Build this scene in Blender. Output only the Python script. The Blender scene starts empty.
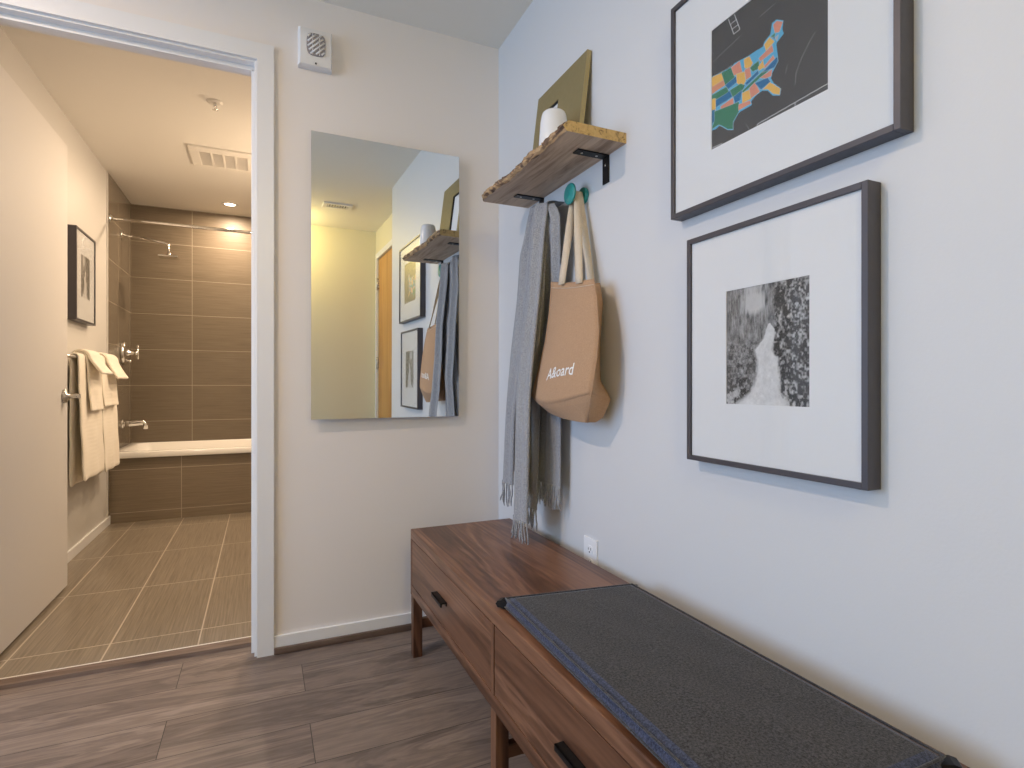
import bpy, bmesh, math, random
import numpy as np
from mathutils import Vector, Matrix
random.seed(7)
SC = bpy.context.scene
COL = SC.collection
PI = math.pi

# ---------------------------------------------------------------- measurements
EYE = 1.01                       # eye height of the photograph
FPX = 554.0
YAW = math.atan(250 / 554.0)
_s, _c = math.sin(YAW), math.cos(YAW)
def ray(u, v):
    l = (u - 512) / FPX
    return (_s + l * _c, _c - l * _s, -(v - 384) / FPX)
def onx(X, u, v):                # point of the upright plane x = X seen at a picture point
    r = ray(u, v); t = X / r[0]
    return (X, r[1] * t, EYE + r[2] * t)

WX = 0.956      # right wall face
WY = 2.2635     # wall with mirror and doorway
WT = 0.11       # its thickness
CEIL = 2.4945
BCEIL = 2.512
XL = -1.0       # bathroom left wall
YA = 4.795       # tub apron
YB = 5.517      # tiled back wall of the tub
XR = 0.56       # bathroom right wall
BZ = 0.008      # tile floor height
REC = 1.11      # recessed part of the right wall
YE = 0.18       # end of the right wall
YN = -1.19      # wall behind

# ---------------------------------------------------------------- helpers
POS = {}
class MB:
    def __init__(self):
        self.v, self.f, self.m, self.sm = [], [], [], []
    def add(self, verts, faces, mi=0, smooth=False):
        o = len(self.v)
        self.v += [tuple(p) for p in verts]
        for f in faces:
            self.f.append(tuple(i + o for i in f)); self.m.append(mi); self.sm.append(smooth)
        return self
    def box(self, x0, x1, y0, y1, z0, z1, mi=0, b=0.0, seg=2):
        if b <= 0:
            v = [(x, y, z) for x in (x0, x1) for y in (y0, y1) for z in (z0, z1)]
            f = [(0, 1, 3, 2), (4, 6, 7, 5), (0, 4, 5, 1), (2, 3, 7, 6), (0, 2, 6, 4), (1, 5, 7, 3)]
            return self.add(v, f, mi)
        bm = bmesh.new()
        bmesh.ops.create_cube(bm, size=1)
        for w in bm.verts:
            w.co = Vector(((x0 + x1) / 2 + w.co.x * (x1 - x0), (y0 + y1) / 2 + w.co.y * (y1 - y0), (z0 + z1) / 2 + w.co.z * (z1 - z0)))
        bmesh.ops.bevel(bm, geom=list(bm.edges), offset=b, segments=seg, affect='EDGES', profile=0.5)
        return self.addbm(bm, mi)
    def addbm(self, bm, mi=0, smooth=False, mat=None):
        bm.verts.index_update()
        vs = [(mat @ w.co if mat else w.co) for w in bm.verts]
        self.add(vs, [tuple(w.index for w in f.verts) for f in bm.faces], mi, smooth)
        bm.free(); return self
    def lathe(self, prof, center, axis='z', n=32, mi=0, smooth=True, cap=True):
        """prof: list of (radius, height) along the axis."""
        ax = {'x': (Vector((0, 1, 0)), Vector((0, 0, 1)), Vector((1, 0, 0))),
              'y': (Vector((0, 0, 1)), Vector((1, 0, 0)), Vector((0, 1, 0))),
              'z': (Vector((1, 0, 0)), Vector((0, 1, 0)), Vector((0, 0, 1)))}[axis]
        C = Vector(center); vs = []; fs = []
        for r, h in prof:
            for k in range(n):
                a = 2 * PI * k / n
                vs.append(C + ax[0] * r * math.cos(a) + ax[1] * r * math.sin(a) + ax[2] * h)
        for i in range(len(prof) - 1):
            for k in range(n):
                k2 = (k + 1) % n
                fs.append((i * n + k, i * n + k2, (i + 1) * n + k2, (i + 1) * n + k))
        self.add(vs, fs, mi, smooth)
        if cap:
            o = len(self.v) - len(vs)
            self.f.append(tuple(o + k for k in range(n - 1, -1, -1))); self.m.append(mi); self.sm.append(False)
            self.f.append(tuple(o + (len(prof) - 1) * n + k for k in range(n))); self.m.append(mi); self.sm.append(False)
        return self
    def tube(self, pts, rad, n=10, mi=0, cap=True, smooth=True):
        pts = [Vector(p) for p in pts]
        if not isinstance(rad, (list, tuple)): rad = [rad] * len(pts)
        vs = []; fs = []; up = None
        for i, p in enumerate(pts):
            d = (pts[min(i + 1, len(pts) - 1)] - pts[max(i - 1, 0)]).normalized()
            if up is None:
                up = Vector((0, 0, 1)) if abs(d.z) < 0.9 else Vector((1, 0, 0))
            a = d.cross(up).normalized(); b = a.cross(d).normalized(); up = b
            for k in range(n):
                t = 2 * PI * k / n
                vs.append(p + (a * math.cos(t) + b * math.sin(t)) * rad[i])
        for i in range(len(pts) - 1):
            for k in range(n):
                k2 = (k + 1) % n
                fs.append((i * n + k, i * n + k2, (i + 1) * n + k2, (i + 1) * n + k))
        o = len(self.v)
        self.add(vs, fs, mi, smooth)
        if cap:
            for base, rev in ((0, True), ((len(pts) - 1) * n, False)):
                idx = [o + base + k for k in range(n)]
                self.f.append(tuple(idx[::-1] if rev else idx)); self.m.append(mi); self.sm.append(False)
        return self
    def grid(self, rows, mi=0, smooth=True):
        nr, nc = len(rows), len(rows[0])
        vs = [p for r in rows for p in r]
        fs = [(i * nc + j, i * nc + j + 1, (i + 1) * nc + j + 1, (i + 1) * nc + j) for i in range(nr - 1) for j in range(nc - 1)]
        return self.add(vs, fs, mi, smooth)
    def prism(self, poly, axis, a0, a1, mi=0):
        """extrude a 2D polygon along an axis: x->(y,z) y->(x,z) z->(x,y)"""
        def P(p, a):
            return {'x': (a, p[0], p[1]), 'y': (p[0], a, p[1]), 'z': (p[0], p[1], a)}[axis]
        n = len(poly)
        v = [P(p, a0) for p in poly] + [P(p, a1) for p in poly]
        f = [tuple(range(n)), tuple(range(2 * n - 1, n - 1, -1))] + [(i, (i + 1) % n, n + (i + 1) % n, n + i) for i in range(n)]
        return self.add(v, f, mi)

def obj(name, mb, mats, parent=None, fix=True):
    """link a builder (in room coordinates) as ONE mesh object, under parent if given"""
    org = Vector(POS[parent.name]) if parent else Vector((0, 0, 0))
    me = bpy.data.meshes.new(name)
    me.from_pydata([Vector(p) - org for p in mb.v], [], mb.f)
    if not isinstance(mats, (list, tuple)): mats = [mats]
    for m in mats: me.materials.append(m)
    me.polygons.foreach_set('material_index', mb.m)
    me.polygons.foreach_set('use_smooth', mb.sm)
    me.update()
    if fix:
        bm = bmesh.new(); bm.from_mesh(me)
        bmesh.ops.recalc_face_normals(bm, faces=bm.faces)
        bm.to_mesh(me); bm.free()
    o = bpy.data.objects.new(name, me); COL.objects.link(o)
    if parent: o.parent = parent
    POS[o.name] = tuple(org)
    return o
def tag(o, label, cat, group=None):
    o['label'] = label; o['category'] = cat
    if group: o['group'] = group
    return o
def thing(name, label, cat, loc, group=None):
    o = bpy.data.objects.new(name, None); COL.objects.link(o)
    o.empty_display_size = 0.05
    o.location = loc; POS[o.name] = tuple(loc)
    return tag(o, label, cat, group)
def struct(name, mb, mats, parent=None, label=None, fix=True):
    o = obj(name, mb, mats, parent, fix)
    if parent is None:
        o['kind'] = 'structure'
    if label: o['label'] = label
    return o
def smoothmod(o, lv=1):
    m = o.modifiers.new('sub', 'SUBSURF'); m.levels = lv; m.render_levels = lv
def solid(o, t, off=0.0):
    m = o.modifiers.new('solid', 'SOLIDIFY'); m.thickness = t; m.offset = off
def lerp(a, b, t): return a + (b - a) * t
def interp(keys, x):
    """piecewise linear through sorted keys [(x, value or tuple)]"""
    if x <= keys[0][0]: return keys[0][1:]
    for k0, k1 in zip(keys, keys[1:]):
        if x <= k1[0]:
            t = (x - k0[0]) / (k1[0] - k0[0])
            return tuple(lerp(a, b, t) for a, b in zip(k0[1:], k1[1:]))
    return keys[-1][1:]

# ---------------------------------------------------------------- materials
def newmat(name):
    m = bpy.data.materials.new(name); m.use_nodes = True
    nt = m.node_tree
    bs = nt.nodes['Principled BSDF']
    return m, nt, bs
def N(nt, typ, **kw):
    n = nt.nodes.new(typ)
    for k, v in kw.items():
        if k in n.inputs: n.inputs[k].default_value = v
        else: setattr(n, k, v)
    return n
def rgba(c): return (c[0], c[1], c[2], 1)
def ramp(nt, stops):
    r = nt.nodes.new('ShaderNodeValToRGB')
    while len(r.color_ramp.elements) < len(stops): r.color_ramp.elements.new(0.5)
    for e, (p, c) in zip(r.color_ramp.elements, stops):
        e.position = p; e.color = rgba(c)
    return r
def objco(nt, scale=(1, 1, 1), loc=(0, 0, 0), rot=(0, 0, 0), rnd=False):
    t = N(nt, 'ShaderNodeTexCoord')
    mp = N(nt, 'ShaderNodeMapping')
    mp.inputs['Scale'].default_value = scale; mp.inputs['Location'].default_value = loc; mp.inputs['Rotation'].default_value = rot
    if rnd:
        oi = N(nt, 'ShaderNodeObjectInfo'); ml = N(nt, 'ShaderNodeMath', operation='MULTIPLY'); ml.inputs[1].default_value = 40
        va = N(nt, 'ShaderNodeVectorMath', operation='ADD')
        nt.links.new(oi.outputs['Random'], ml.inputs[0]); nt.links.new(t.outputs['Object'], va.inputs[0]); nt.links.new(ml.outputs[0], va.inputs[1])
        nt.links.new(va.outputs[0], mp.inputs['Vector'])
    else:
        nt.links.new(t.outputs['Object'], mp.inputs['Vector'])
    return mp
def bump(nt, bs, src, strength=0.1, dist=0.002):
    b = N(nt, 'ShaderNodeBump', Strength=strength, Distance=dist)
    nt.links.new(src, b.inputs['Height']); nt.links.new(b.outputs['Normal'], bs.inputs['Normal'])
def paint(name, c, rough=0.55, bs_=0.05, sc=180):
    m, nt, bs = newmat(name)
    bs.inputs['Base Color'].default_value = rgba(c); bs.inputs['Roughness'].default_value = rough
    if bs_:
        mp = objco(nt); n = N(nt, 'ShaderNodeTexNoise', Scale=sc, Detail=3.0)
        nt.links.new(mp.outputs[0], n.inputs['Vector']); bump(nt, bs, n.outputs['Fac'], bs_, 0.002)
    return m
def metal(name, c, rough=0.2, metallic=1.0):
    m, nt, bs = newmat(name)
    bs.inputs['Base Color'].default_value = rgba(c); bs.inputs['Metallic'].default_value = metallic
    n = N(nt, 'ShaderNodeTexNoise', Scale=60.0); mp = objco(nt); nt.links.new(mp.outputs[0], n.inputs['Vector'])
    mr = N(nt, 'ShaderNodeMapRange'); mr.inputs['To Min'].default_value = rough * .8; mr.inputs['To Max'].default_value = rough * 1.2
    nt.links.new(n.outputs['Fac'], mr.inputs['Value']); nt.links.new(mr.outputs[0], bs.inputs['Roughness'])
    return m
def wood(name, stops, axis='y', rough=0.4, fine=90.0, broad=9.0, warp=1.2, spec=0.4, rnd=True):
    m, nt, bs = newmat(name)
    sc = {'x': (.07, 1, 1), 'y': (1, .07, 1), 'z': (1, 1, .07)}[axis]
    mp = objco(nt, sc, rnd=rnd)
    n0 = N(nt, 'ShaderNodeTexNoise', Scale=broad, Detail=4.0, Distortion=warp)
    n1 = N(nt, 'ShaderNodeTexNoise', Scale=fine, Detail=5.0, Roughness=.65)
    nt.links.new(mp.outputs[0], n0.inputs['Vector']); nt.links.new(mp.outputs[0], n1.inputs['Vector'])
    # growth rings: a sine of the broad noise
    ml = N(nt, 'ShaderNodeMath', operation='MULTIPLY'); ml.inputs[1].default_value = 38
    sn = N(nt, 'ShaderNodeMath', operation='SINE')
    nt.links.new(n0.outputs['Fac'], ml.inputs[0]); nt.links.new(ml.outputs[0], sn.inputs[0])
    m1 = N(nt, 'ShaderNodeMath', operation='MULTIPLY_ADD'); m1.inputs[1].default_value = .14; m1.inputs[2].default_value = 0
    nt.links.new(sn.outputs[0], m1.inputs[0])
    a1 = N(nt, 'ShaderNodeMath', operation='ADD'); nt.links.new(m1.outputs[0], a1.inputs[0]); nt.links.new(n0.outputs['Fac'], a1.inputs[1])
    m2 = N(nt, 'ShaderNodeMath', operation='MULTIPLY_ADD'); m2.inputs[1].default_value = .5; m2.inputs[2].default_value = -.25
    nt.links.new(n1.outputs['Fac'], m2.inputs[0])
    a2 = N(nt, 'ShaderNodeMath', operation='ADD'); nt.links.new(a1.outputs[0], a2.inputs[0]); nt.links.new(m2.outputs[0], a2.inputs[1])
    r = ramp(nt, stops); nt.links.new(a2.outputs[0], r.inputs[0])
    nt.links.new(r.outputs[0], bs.inputs['Base Color'])
    bs.inputs['Roughness'].default_value = rough; bs.inputs['Specular IOR Level'].default_value = spec
    bump(nt, bs, n1.outputs['Fac'], .08, .001)
    return m
def planks(name, stops, length=1.22, width=.19, rough=.42, off=(0, 0, 0)):
    m, nt, bs = newmat(name)
    mp = objco(nt, loc=off)
    br = N(nt, 'ShaderNodeTexBrick', offset=.312, offset_frequency=2)
    br.inputs['Color1'].default_value = (0, 0, 0, 1); br.inputs['Color2'].default_value = (1, 1, 1, 1)
    br.inputs['Mortar'].default_value = (.5, .5, .5, 1)
    br.inputs['Scale'].default_value = 1; br.inputs['Mortar Size'].default_value = .0012; br.inputs['Mortar Smooth'].default_value = .2
    br.inputs['Brick Width'].default_value = length; br.inputs['Row Height'].default_value = width
    nt.links.new(mp.outputs[0], br.inputs['Vector'])
    # shift the grain on every plank
    sh = N(nt, 'ShaderNodeVectorMath', operation='MULTIPLY_ADD'); sh.inputs[1].default_value = (7.3, 3.1, 5.7)
    nt.links.new(br.outputs['Color'], sh.inputs[0]); nt.links.new(mp.outputs[0], sh.inputs[2])
    m2 = N(nt, 'ShaderNodeMapping'); m2.inputs['Scale'].default_value = (.15, 1, 1); nt.links.new(sh.outputs[0], m2.inputs[0])
    n0 = N(nt, 'ShaderNodeTexNoise', Scale=7.0, Detail=5.0, Distortion=1.6, Roughness=.6)
    n1 = N(nt, 'ShaderNodeTexNoise', Scale=75.0, Detail=6.0, Roughness=.7)
    nt.links.new(m2.outputs[0], n0.inputs['Vector']); nt.links.new(m2.outputs[0], n1.inputs['Vector'])
    ml = N(nt, 'ShaderNodeMath', operation='MULTIPLY'); ml.inputs[1].default_value = 42
    sn = N(nt, 'ShaderNodeMath', operation='SINE'); nt.links.new(n0.outputs['Fac'], ml.inputs[0]); nt.links.new(ml.outputs[0], sn.inputs[0])
    a = N(nt, 'ShaderNodeMath', operation='MULTIPLY_ADD'); a.inputs[1].default_value = .11
    nt.links.new(sn.outputs[0], a.inputs[0]); nt.links.new(n0.outputs['Fac'], a.inputs[2])
    b = N(nt, 'ShaderNodeMath', operation='MULTIPLY_ADD'); b.inputs[1].default_value = .55
    nt.links.new(n1.outputs['Fac'], b.inputs[0]); nt.links.new(a.outputs[0], b.inputs[2])
    cc = N(nt, 'ShaderNodeMath', operation='MULTIPLY_ADD'); cc.inputs[1].default_value = .16
    nt.links.new(br.outputs['Color'], cc.inputs[0]); nt.links.new(b.outputs[0], cc.inputs[2])
    d = N(nt, 'ShaderNodeMath', operation='SUBTRACT'); d.inputs[1].default_value = .33; nt.links.new(cc.outputs[0], d.inputs[0])
    r = ramp(nt, stops); nt.links.new(d.outputs[0], r.inputs[0])
    mx = N(nt, 'ShaderNodeMix', data_type='RGBA')
    mx.inputs[0].default_value = 0
    nt.links.new(br.outputs['Fac'], mx.inputs[0]); nt.links.new(r.outputs[0], mx.inputs[6])
    mx.inputs[7].default_value = rgba((.035, .028, .024))
    nt.links.new(mx.outputs[2], bs.inputs['Base Color'])
    bs.inputs['Roughness'].default_value = rough; bs.inputs['Specular IOR Level'].default_value = .35
    bump(nt, bs, n1.outputs['Fac'], .06, .001)
    return m
def tile(name, ca, cb, grout, plane, w, h, off, streak, rough=.3, gs=.0022):
    """plane: which two room axes make the tile plane; streak: the axis the lines run along"""
    m, nt, bs = newmat(name)
    tc = N(nt, 'ShaderNodeTexCoord'); sp = N(nt, 'ShaderNodeSeparateXYZ'); cb_ = N(nt, 'ShaderNodeCombineXYZ')
    nt.links.new(tc.outputs['Object'], sp.inputs[0])
    nt.links.new(sp.outputs['XYZ'.index(plane[0].upper())], cb_.inputs[0]); nt.links.new(sp.outputs['XYZ'.index(plane[1].upper())], cb_.inputs[1])
    mp = N(nt, 'ShaderNodeMapping'); mp.inputs['Location'].default_value = (off[0], off[1], 0); nt.links.new(cb_.outputs[0], mp.inputs[0])
    br = N(nt, 'ShaderNodeTexBrick', offset=0.0)
    br.inputs['Color1'].default_value = (0, 0, 0, 1); br.inputs['Color2'].default_value = (1, 1, 1, 1); br.inputs['Mortar'].default_value = (.5, .5, .5, 1)
    br.inputs['Scale'].default_value = 1; br.inputs['Mortar Size'].default_value = gs; br.inputs['Mortar Smooth'].default_value = .1
    br.inputs['Brick Width'].default_value = w; br.inputs['Row Height'].default_value = h
    nt.links.new(mp.outputs[0], br.inputs['Vector'])
    sh = N(nt, 'ShaderNodeVectorMath', operation='MULTIPLY_ADD'); sh.inputs[1].default_value = (3.3, 5.1, 0)
    nt.links.new(br.outputs['Color'], sh.inputs[0]); nt.links.new(mp.outputs[0], sh.inputs[2])
    ms = N(nt, 'ShaderNodeMapping'); ms.inputs['Scale'].default_value = (3, 150, 1) if streak == 0 else (150, 3, 1)
    nt.links.new(sh.outputs[0], ms.inputs[0])
    n = N(nt, 'ShaderNodeTexNoise', Scale=1.0, Detail=3.0, Roughness=.7); nt.links.new(ms.outputs[0], n.inputs['Vector'])
    r = ramp(nt, [(.3, ca), (.7, cb)]); nt.links.new(n.outputs['Fac'], r.inputs[0])
    mx = N(nt, 'ShaderNodeMix', data_type='RGBA'); nt.links.new(br.outputs['Fac'], mx.inputs[0]); nt.links.new(r.outputs[0], mx.inputs[6]); mx.inputs[7].default_value = rgba(grout)
    nt.links.new(mx.outputs[2], bs.inputs['Base Color'])
    bs.inputs['Roughness'].default_value = rough
    bump(nt, bs, n.outputs['Fac'], .05, .001)
    return m
def cloth(name, ca, cb, sc=220.0, rough=.95, bs_=.35, sheen=.25, stretch=(1, 1, 1), lo=.38, hi=.64):
    m, nt, bs = newmat(name)
    mp = objco(nt, stretch); n = N(nt, 'ShaderNodeTexNoise', Scale=sc, Detail=4.0, Roughness=.75)
    nt.links.new(mp.outputs[0], n.inputs['Vector'])
    r = ramp(nt, [(lo, ca), (hi, cb)]); nt.links.new(n.outputs['Fac'], r.inputs[0]); nt.links.new(r.outputs[0], bs.inputs['Base Color'])
    bs.inputs['Roughness'].default_value = rough; bs.inputs['Sheen Weight'].default_value = sheen; bs.inputs['Specular IOR Level'].default_value = .15
    bump(nt, bs, n.outputs['Fac'], bs_, .002)
    return m
def terry(name, c):
    m, nt, bs = newmat(name)
    mp = objco(nt); n = N(nt, 'ShaderNodeTexNoise', Scale=260.0, Detail=3.0)
    w = N(nt, 'ShaderNodeTexWave', wave_type='BANDS', bands_direction='Z'); w.inputs['Scale'].default_value = 14; w.inputs['Distortion'].default_value = .6
    nt.links.new(mp.outputs[0], n.inputs['Vector']); nt.links.new(mp.outputs[0], w.inputs['Vector'])
    ad = N(nt, 'ShaderNodeMath', operation='MULTIPLY_ADD'); ad.inputs[1].default_value = .8
    nt.links.new(n.outputs['Fac'], ad.inputs[0]); nt.links.new(w.outputs['Fac'], ad.inputs[2])
    bs.inputs['Base Color'].default_value = rgba(c); bs.inputs['Roughness'].default_value = .95; bs.inputs['Sheen Weight'].default_value = .3
    bs.inputs['Specular IOR Level'].default_value = .1
    bump(nt, bs, ad.outputs[0], .22, .002)
    return m
def printed(name, rough=.6):
    m, nt, bs = newmat(name)
    a = N(nt, 'ShaderNodeVertexColor', layer_name='Print'); nt.links.new(a.outputs['Color'], bs.inputs['Base Color'])
    bs.inputs['Roughness'].default_value = rough
    return m
def glazing(name):
    m = bpy.data.materials.new(name); m.use_nodes = True; nt = m.node_tree; nt.nodes.clear()
    out = N(nt, 'ShaderNodeOutputMaterial'); mx = N(nt, 'ShaderNodeMixShader'); t = N(nt, 'ShaderNodeBsdfTransparent'); g = N(nt, 'ShaderNodeBsdfGlossy')
    lw = N(nt, 'ShaderNodeLayerWeight', Blend=.5); pw = N(nt, 'ShaderNodeMath', operation='POWER'); pw.inputs[1].default_value = 5
    ma = N(nt, 'ShaderNodeMath', operation='MULTIPLY_ADD'); ma.inputs[1].default_value = .9; ma.inputs[2].default_value = .025
    t.inputs['Color'].default_value = (.985, .99, .99, 1); g.inputs['Roughness'].default_value = .02
    nt.links.new(lw.outputs['Facing'], pw.inputs[0]); nt.links.new(pw.outputs[0], ma.inputs[0]); nt.links.new(ma.outputs[0], mx.inputs[0])
    nt.links.new(t.outputs[0], mx.inputs[1]); nt.links.new(g.outputs[0], mx.inputs[2]); nt.links.new(mx.outputs[0], out.inputs[0])
    return m
def glow(name, c, s):
    m, nt, bs = newmat(name)
    bs.inputs['Base Color'].default_value = (.9, .9, .9, 1); bs.inputs['Emission Color'].default_value = rgba(c); bs.inputs['Emission Strength'].default_value = s
    return m

M = {}
M['wall'] = paint('white_wall_paint', (.685, .695, .715), .5, .08)  # same paint as the mirror wall, a cool daylight cast mixed in
M['wall_back'] = paint('white_paint_warm_lit', (.80, .765, .75), .5, .08)  # same white paint, the warm light on this wall put into its colour
M['bath'] = paint('bathroom_wall_paint', (.60, .585, .565), .45, .05)
M['ceil'] = paint('ceiling_paint', (.80, .78, .72), .8, .06, 120)
M['ceil_bath'] = paint('bathroom_ceiling_paint', (.80, .775, .73), .5, .04, 120)
M['yellow_lit'] = paint('entry_wall_yellow_lit', (.74, .69, .50), .6, .05)  # yellow of the entry lamplight painted into the wall colour
M['trim'] = paint('white_trim_paint', (.78, .785, .80), .3, .02)
M['door'] = paint('satin_door_paint', (.69, .67, .655), .58, .03, 60)
M['floor'] = planks('grey_oak_planks', [(.18, (.098, .074, .064)), (.42, (.170, .131, .112)), (.62, (.23, .178, .148)), (.85, (.31, .244, .204))], 1.25, .19, off=(-.13, .15, 0))
M['shoe'] = wood('shoe_moulding_wood', [(.2, (.10, .065, .05)), (.8, (.21, .15, .12))], 'x', .45)
M['tile_back'] = tile('tub_wall_tile', (.125, .098, .068), (.185, .150, .110), (.34, .30, .24), 'xz', .61, .302, (.5515 - .61 * 3 + 1.22 * 2, -.0922 + .302), 0, .42)
M['tile_left'] = tile('tub_side_tile', (.13, .105, .078), (.19, .158, .122), (.34, .30, .24), 'yz', .40, .302, (-5.06 + 8, -.0922 + .302), 0, .2)
M['tile_apron'] = tile('tub_apron_tile', (.175, .137, .095), (.25, .20, .145), (.40, .35, .28), 'xz', .61, .31, (.549 + 1.22, -.08 + .31), 0, .3)
M['tile_floor'] = tile('bathroom_floor_tile', (.165, .135, .10), (.30, .255, .20), (.52, .46, .38), 'xy', .3085, .655, (.853 + .617 - .012, -2.585 + .655 * 2), 1, .28, .0028)
M['chrome'] = metal('chrome', (.80, .79, .77), .08)
M['steel'] = metal('brushed_steel', (.55, .53, .50), .28)
M['black'] = metal('black_metal', (.018, .017, .018), .45, .6)
M['dark_hole'] = paint('dark_recess', (.02, .02, .02), .8, 0)
M['walnut'] = wood('walnut', [(.22, (.058, .024, .013)), (.45, (.135, .060, .032)), (.65, (.205, .098, .055)), (.88, (.30, .155, .09))], 'y', .36)
M['walnut_leg'] = wood('walnut_upright', [(.22, (.058, .024, .013)), (.5, (.135, .060, .032)), (.85, (.235, .115, .065))], 'z', .4)
M['walnut_rail'] = wood('walnut_rail', [(.22, (.058, .024, .013)), (.5, (.135, .060, .032)), (.85, (.235, .115, .065))], 'x', .4)
M['felt'] = cloth('charcoal_felt', (.016, .016, .019), (.085, .084, .092), 260.0, .95, .4, .15)
M['felt_daylit'] = cloth('felt_side_daylit_blue', (.018, .023, .044), (.075, .090, .155), 260.0, .95, .4, .2)  # charcoal felt, blue window light on the rim painted into the colour
M['felt_edge'] = cloth('felt_piping', (.02, .021, .027), (.075, .078, .095), 260.0, .95, .3, .3)
M['scarf'] = cloth('grey_heather_wool', (.205, .213, .235), (.46, .475, .51), 320.0, .95, .5, .4)
M['canvas'] = cloth('tan_canvas', (.42, .26, .155), (.56, .36, .225), 420.0, .9, .25, .1)
M['strap'] = cloth('cream_cotton_webbing', (.62, .52, .40), (.76, .66, .53), 420.0, .9, .25, .1)
M['ink'] = paint('white_print', (.88, .87, .85), .7, 0)
M['teal'] = paint('teal_lacquer', (.02, .27, .27), .35, 0)
M['frame'] = metal('dark_grey_frame', (.080, .075, .086), .38, .35)
M['mat'] = paint('white_mount_board', (.83, .83, .845), .8, .02, 300)
M['glass'] = glazing('picture_glass')
M['print'] = printed('printed_picture')
M['gold'] = metal('olive_gold_frame', (.27, .215, .095), .5, .2)
M['gold_edge'] = metal('olive_gold_edge', (.42, .34, .16), .5, .2)
M['ceramic'] = paint('white_ceramic', (.82, .83, .85), .25, 0)
M['enamel'] = paint('white_enamel', (.84, .82, .79), .12, 0)
M['plastic'] = paint('white_plastic', (.76, .755, .76), .4, 0)
M['grille'] = paint('grey_grille', (.30, .285, .30), .6, 0)
M['outlet'] = paint('outlet_plastic', (.86, .87, .90), .35, 0)
M['towel'] = terry('white_terry', (.86, .80, .70))
M['mirror'] = metal('mirror_silver', (.86, .885, .875), .006); 
M['mirror_edge'] = paint('mirror_edge', (.55, .57, .55), .3, 0)
M['maple'] = wood('orange_maple', [(.2, (.42, .20, .045)), (.8, (.60, .33, .10))], 'z', .4, 60.0, 5.0, .4)
M['vent'] = paint('vent_enamel', (.80, .77, .72), .4, 0)
M['lens'] = glow('lamp_lens', (1.0, .80, .52), 14)
M['lens_hall'] = glow('hall_lamp_lens', (1.0, .83, .50), 10)
m, nt, bs = newmat('live_edge_wood')      # board with sawn underside, pale sapwood and bark-dark streaks
mp = objco(nt, (1, .08, 1)); n0 = N(nt, 'ShaderNodeTexNoise', Scale=26.0, Detail=6.0, Distortion=.8, Roughness=.65); nt.links.new(mp.outputs[0], n0.inputs[0])
r = ramp(nt, [(.28, (.17, .112, .072)), (.42, (.38, .27, .19)), (.56, (.56, .43, .32)), (.8, (.75, .58, .41))]); nt.links.new(n0.outputs['Fac'], r.inputs[0]); nt.links.new(r.outputs[0], bs.inputs['Base Color'])
bs.inputs['Roughness'].default_value = .6; bump(nt, bs, n0.outputs['Fac'], .15, .002)
M['board'] = m
def bark(name, stops, sc, stretch):
    m, nt, bs = newmat(name)
    mp = objco(nt, stretch); n0 = N(nt, 'ShaderNodeTexNoise', Scale=sc, Detail=6.0, Distortion=1.2, Roughness=.7); nt.links.new(mp.outputs[0], n0.inputs[0])
    r = ramp(nt, stops); nt.links.new(n0.outputs['Fac'], r.inputs[0]); nt.links.new(r.outputs[0], bs.inputs['Base Color'])
    bs.inputs['Roughness'].default_value = .7; bump(nt, bs, n0.outputs['Fac'], .5, .006)
    return m
M['bark'] = bark('live_edge_bark', [(.40, (.075, .042, .028)), (.50, (.20, .12, .07)), (.55, (.45, .29, .15)), (.78, (.58, .41, .22))], 22.0, (1, .4, 1))
M['endgrain'] = bark('sawn_end_grain', [(.36, (.26, .16, .07)), (.45, (.64, .43, .17)), (.7, (.76, .55, .25))], 40.0, (1, 1, 1))
# ---------------------------------------------------------------- tuning
MIRROR_PITCH, MIRROR_YAW = .36, .56
EXPOSURE = 0.0
P_WIN, C_WIN = 71, (.45, .675, 1.0)
P_ENTRY, C_ENTRY = 17, (1.0, .77, .30)
P_HALL, C_HALL = 24, (1.0, .75, .56)
P_TUB, P_BATH, P_VAN, C_BATH = 18, 26, 10, (1.0, .75, .505)

# ================================================================ THE SETTING
LX = -2.9                                     # far left wall of the entry space (with the window)
# floors
struct('floor', MB().box(LX - .1, REC + .1, YN - .1, WY + WT, -.06, 0), M['floor'])
struct('floor_bathroom', MB().box(XL - .1, XR + .1, WY + WT, YB + .1, -.06, BZ), M['tile_floor'])
# ceilings
struct('ceiling', MB().box(LX - .1, REC + .1, YN - .1, WY, CEIL, CEIL + .08), M['ceil'])
struct('ceiling_bathroom', MB().box(XL - .1, XR + .1, WY + WT, YB + .1, BCEIL, BCEIL + .08), M['ceil_bath'])
# right wall with the pictures, ending at the entry door recess
struct('wall_right', MB().box(WX, WX + .22, YE, WY + WT, 0, CEIL), M['wall'])
# wall with the doorway (opening x -.915 .. -.024, z 0 .. 2.20)
OX0, OX1, OZ = -.915, -.0255, 2.2015
b = MB()
b.box(LX - .1, OX0 - .018, WY, WY + WT, 0, CEIL + .08)
b.box(OX1 + .018, WX, WY, WY + WT, 0, CEIL + .08)
b.box(OX0 - .018, OX1 + .018, WY, WY + WT, OZ + .018, CEIL + .08)
struct('wall_back', b, M['wall_back'])
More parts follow.
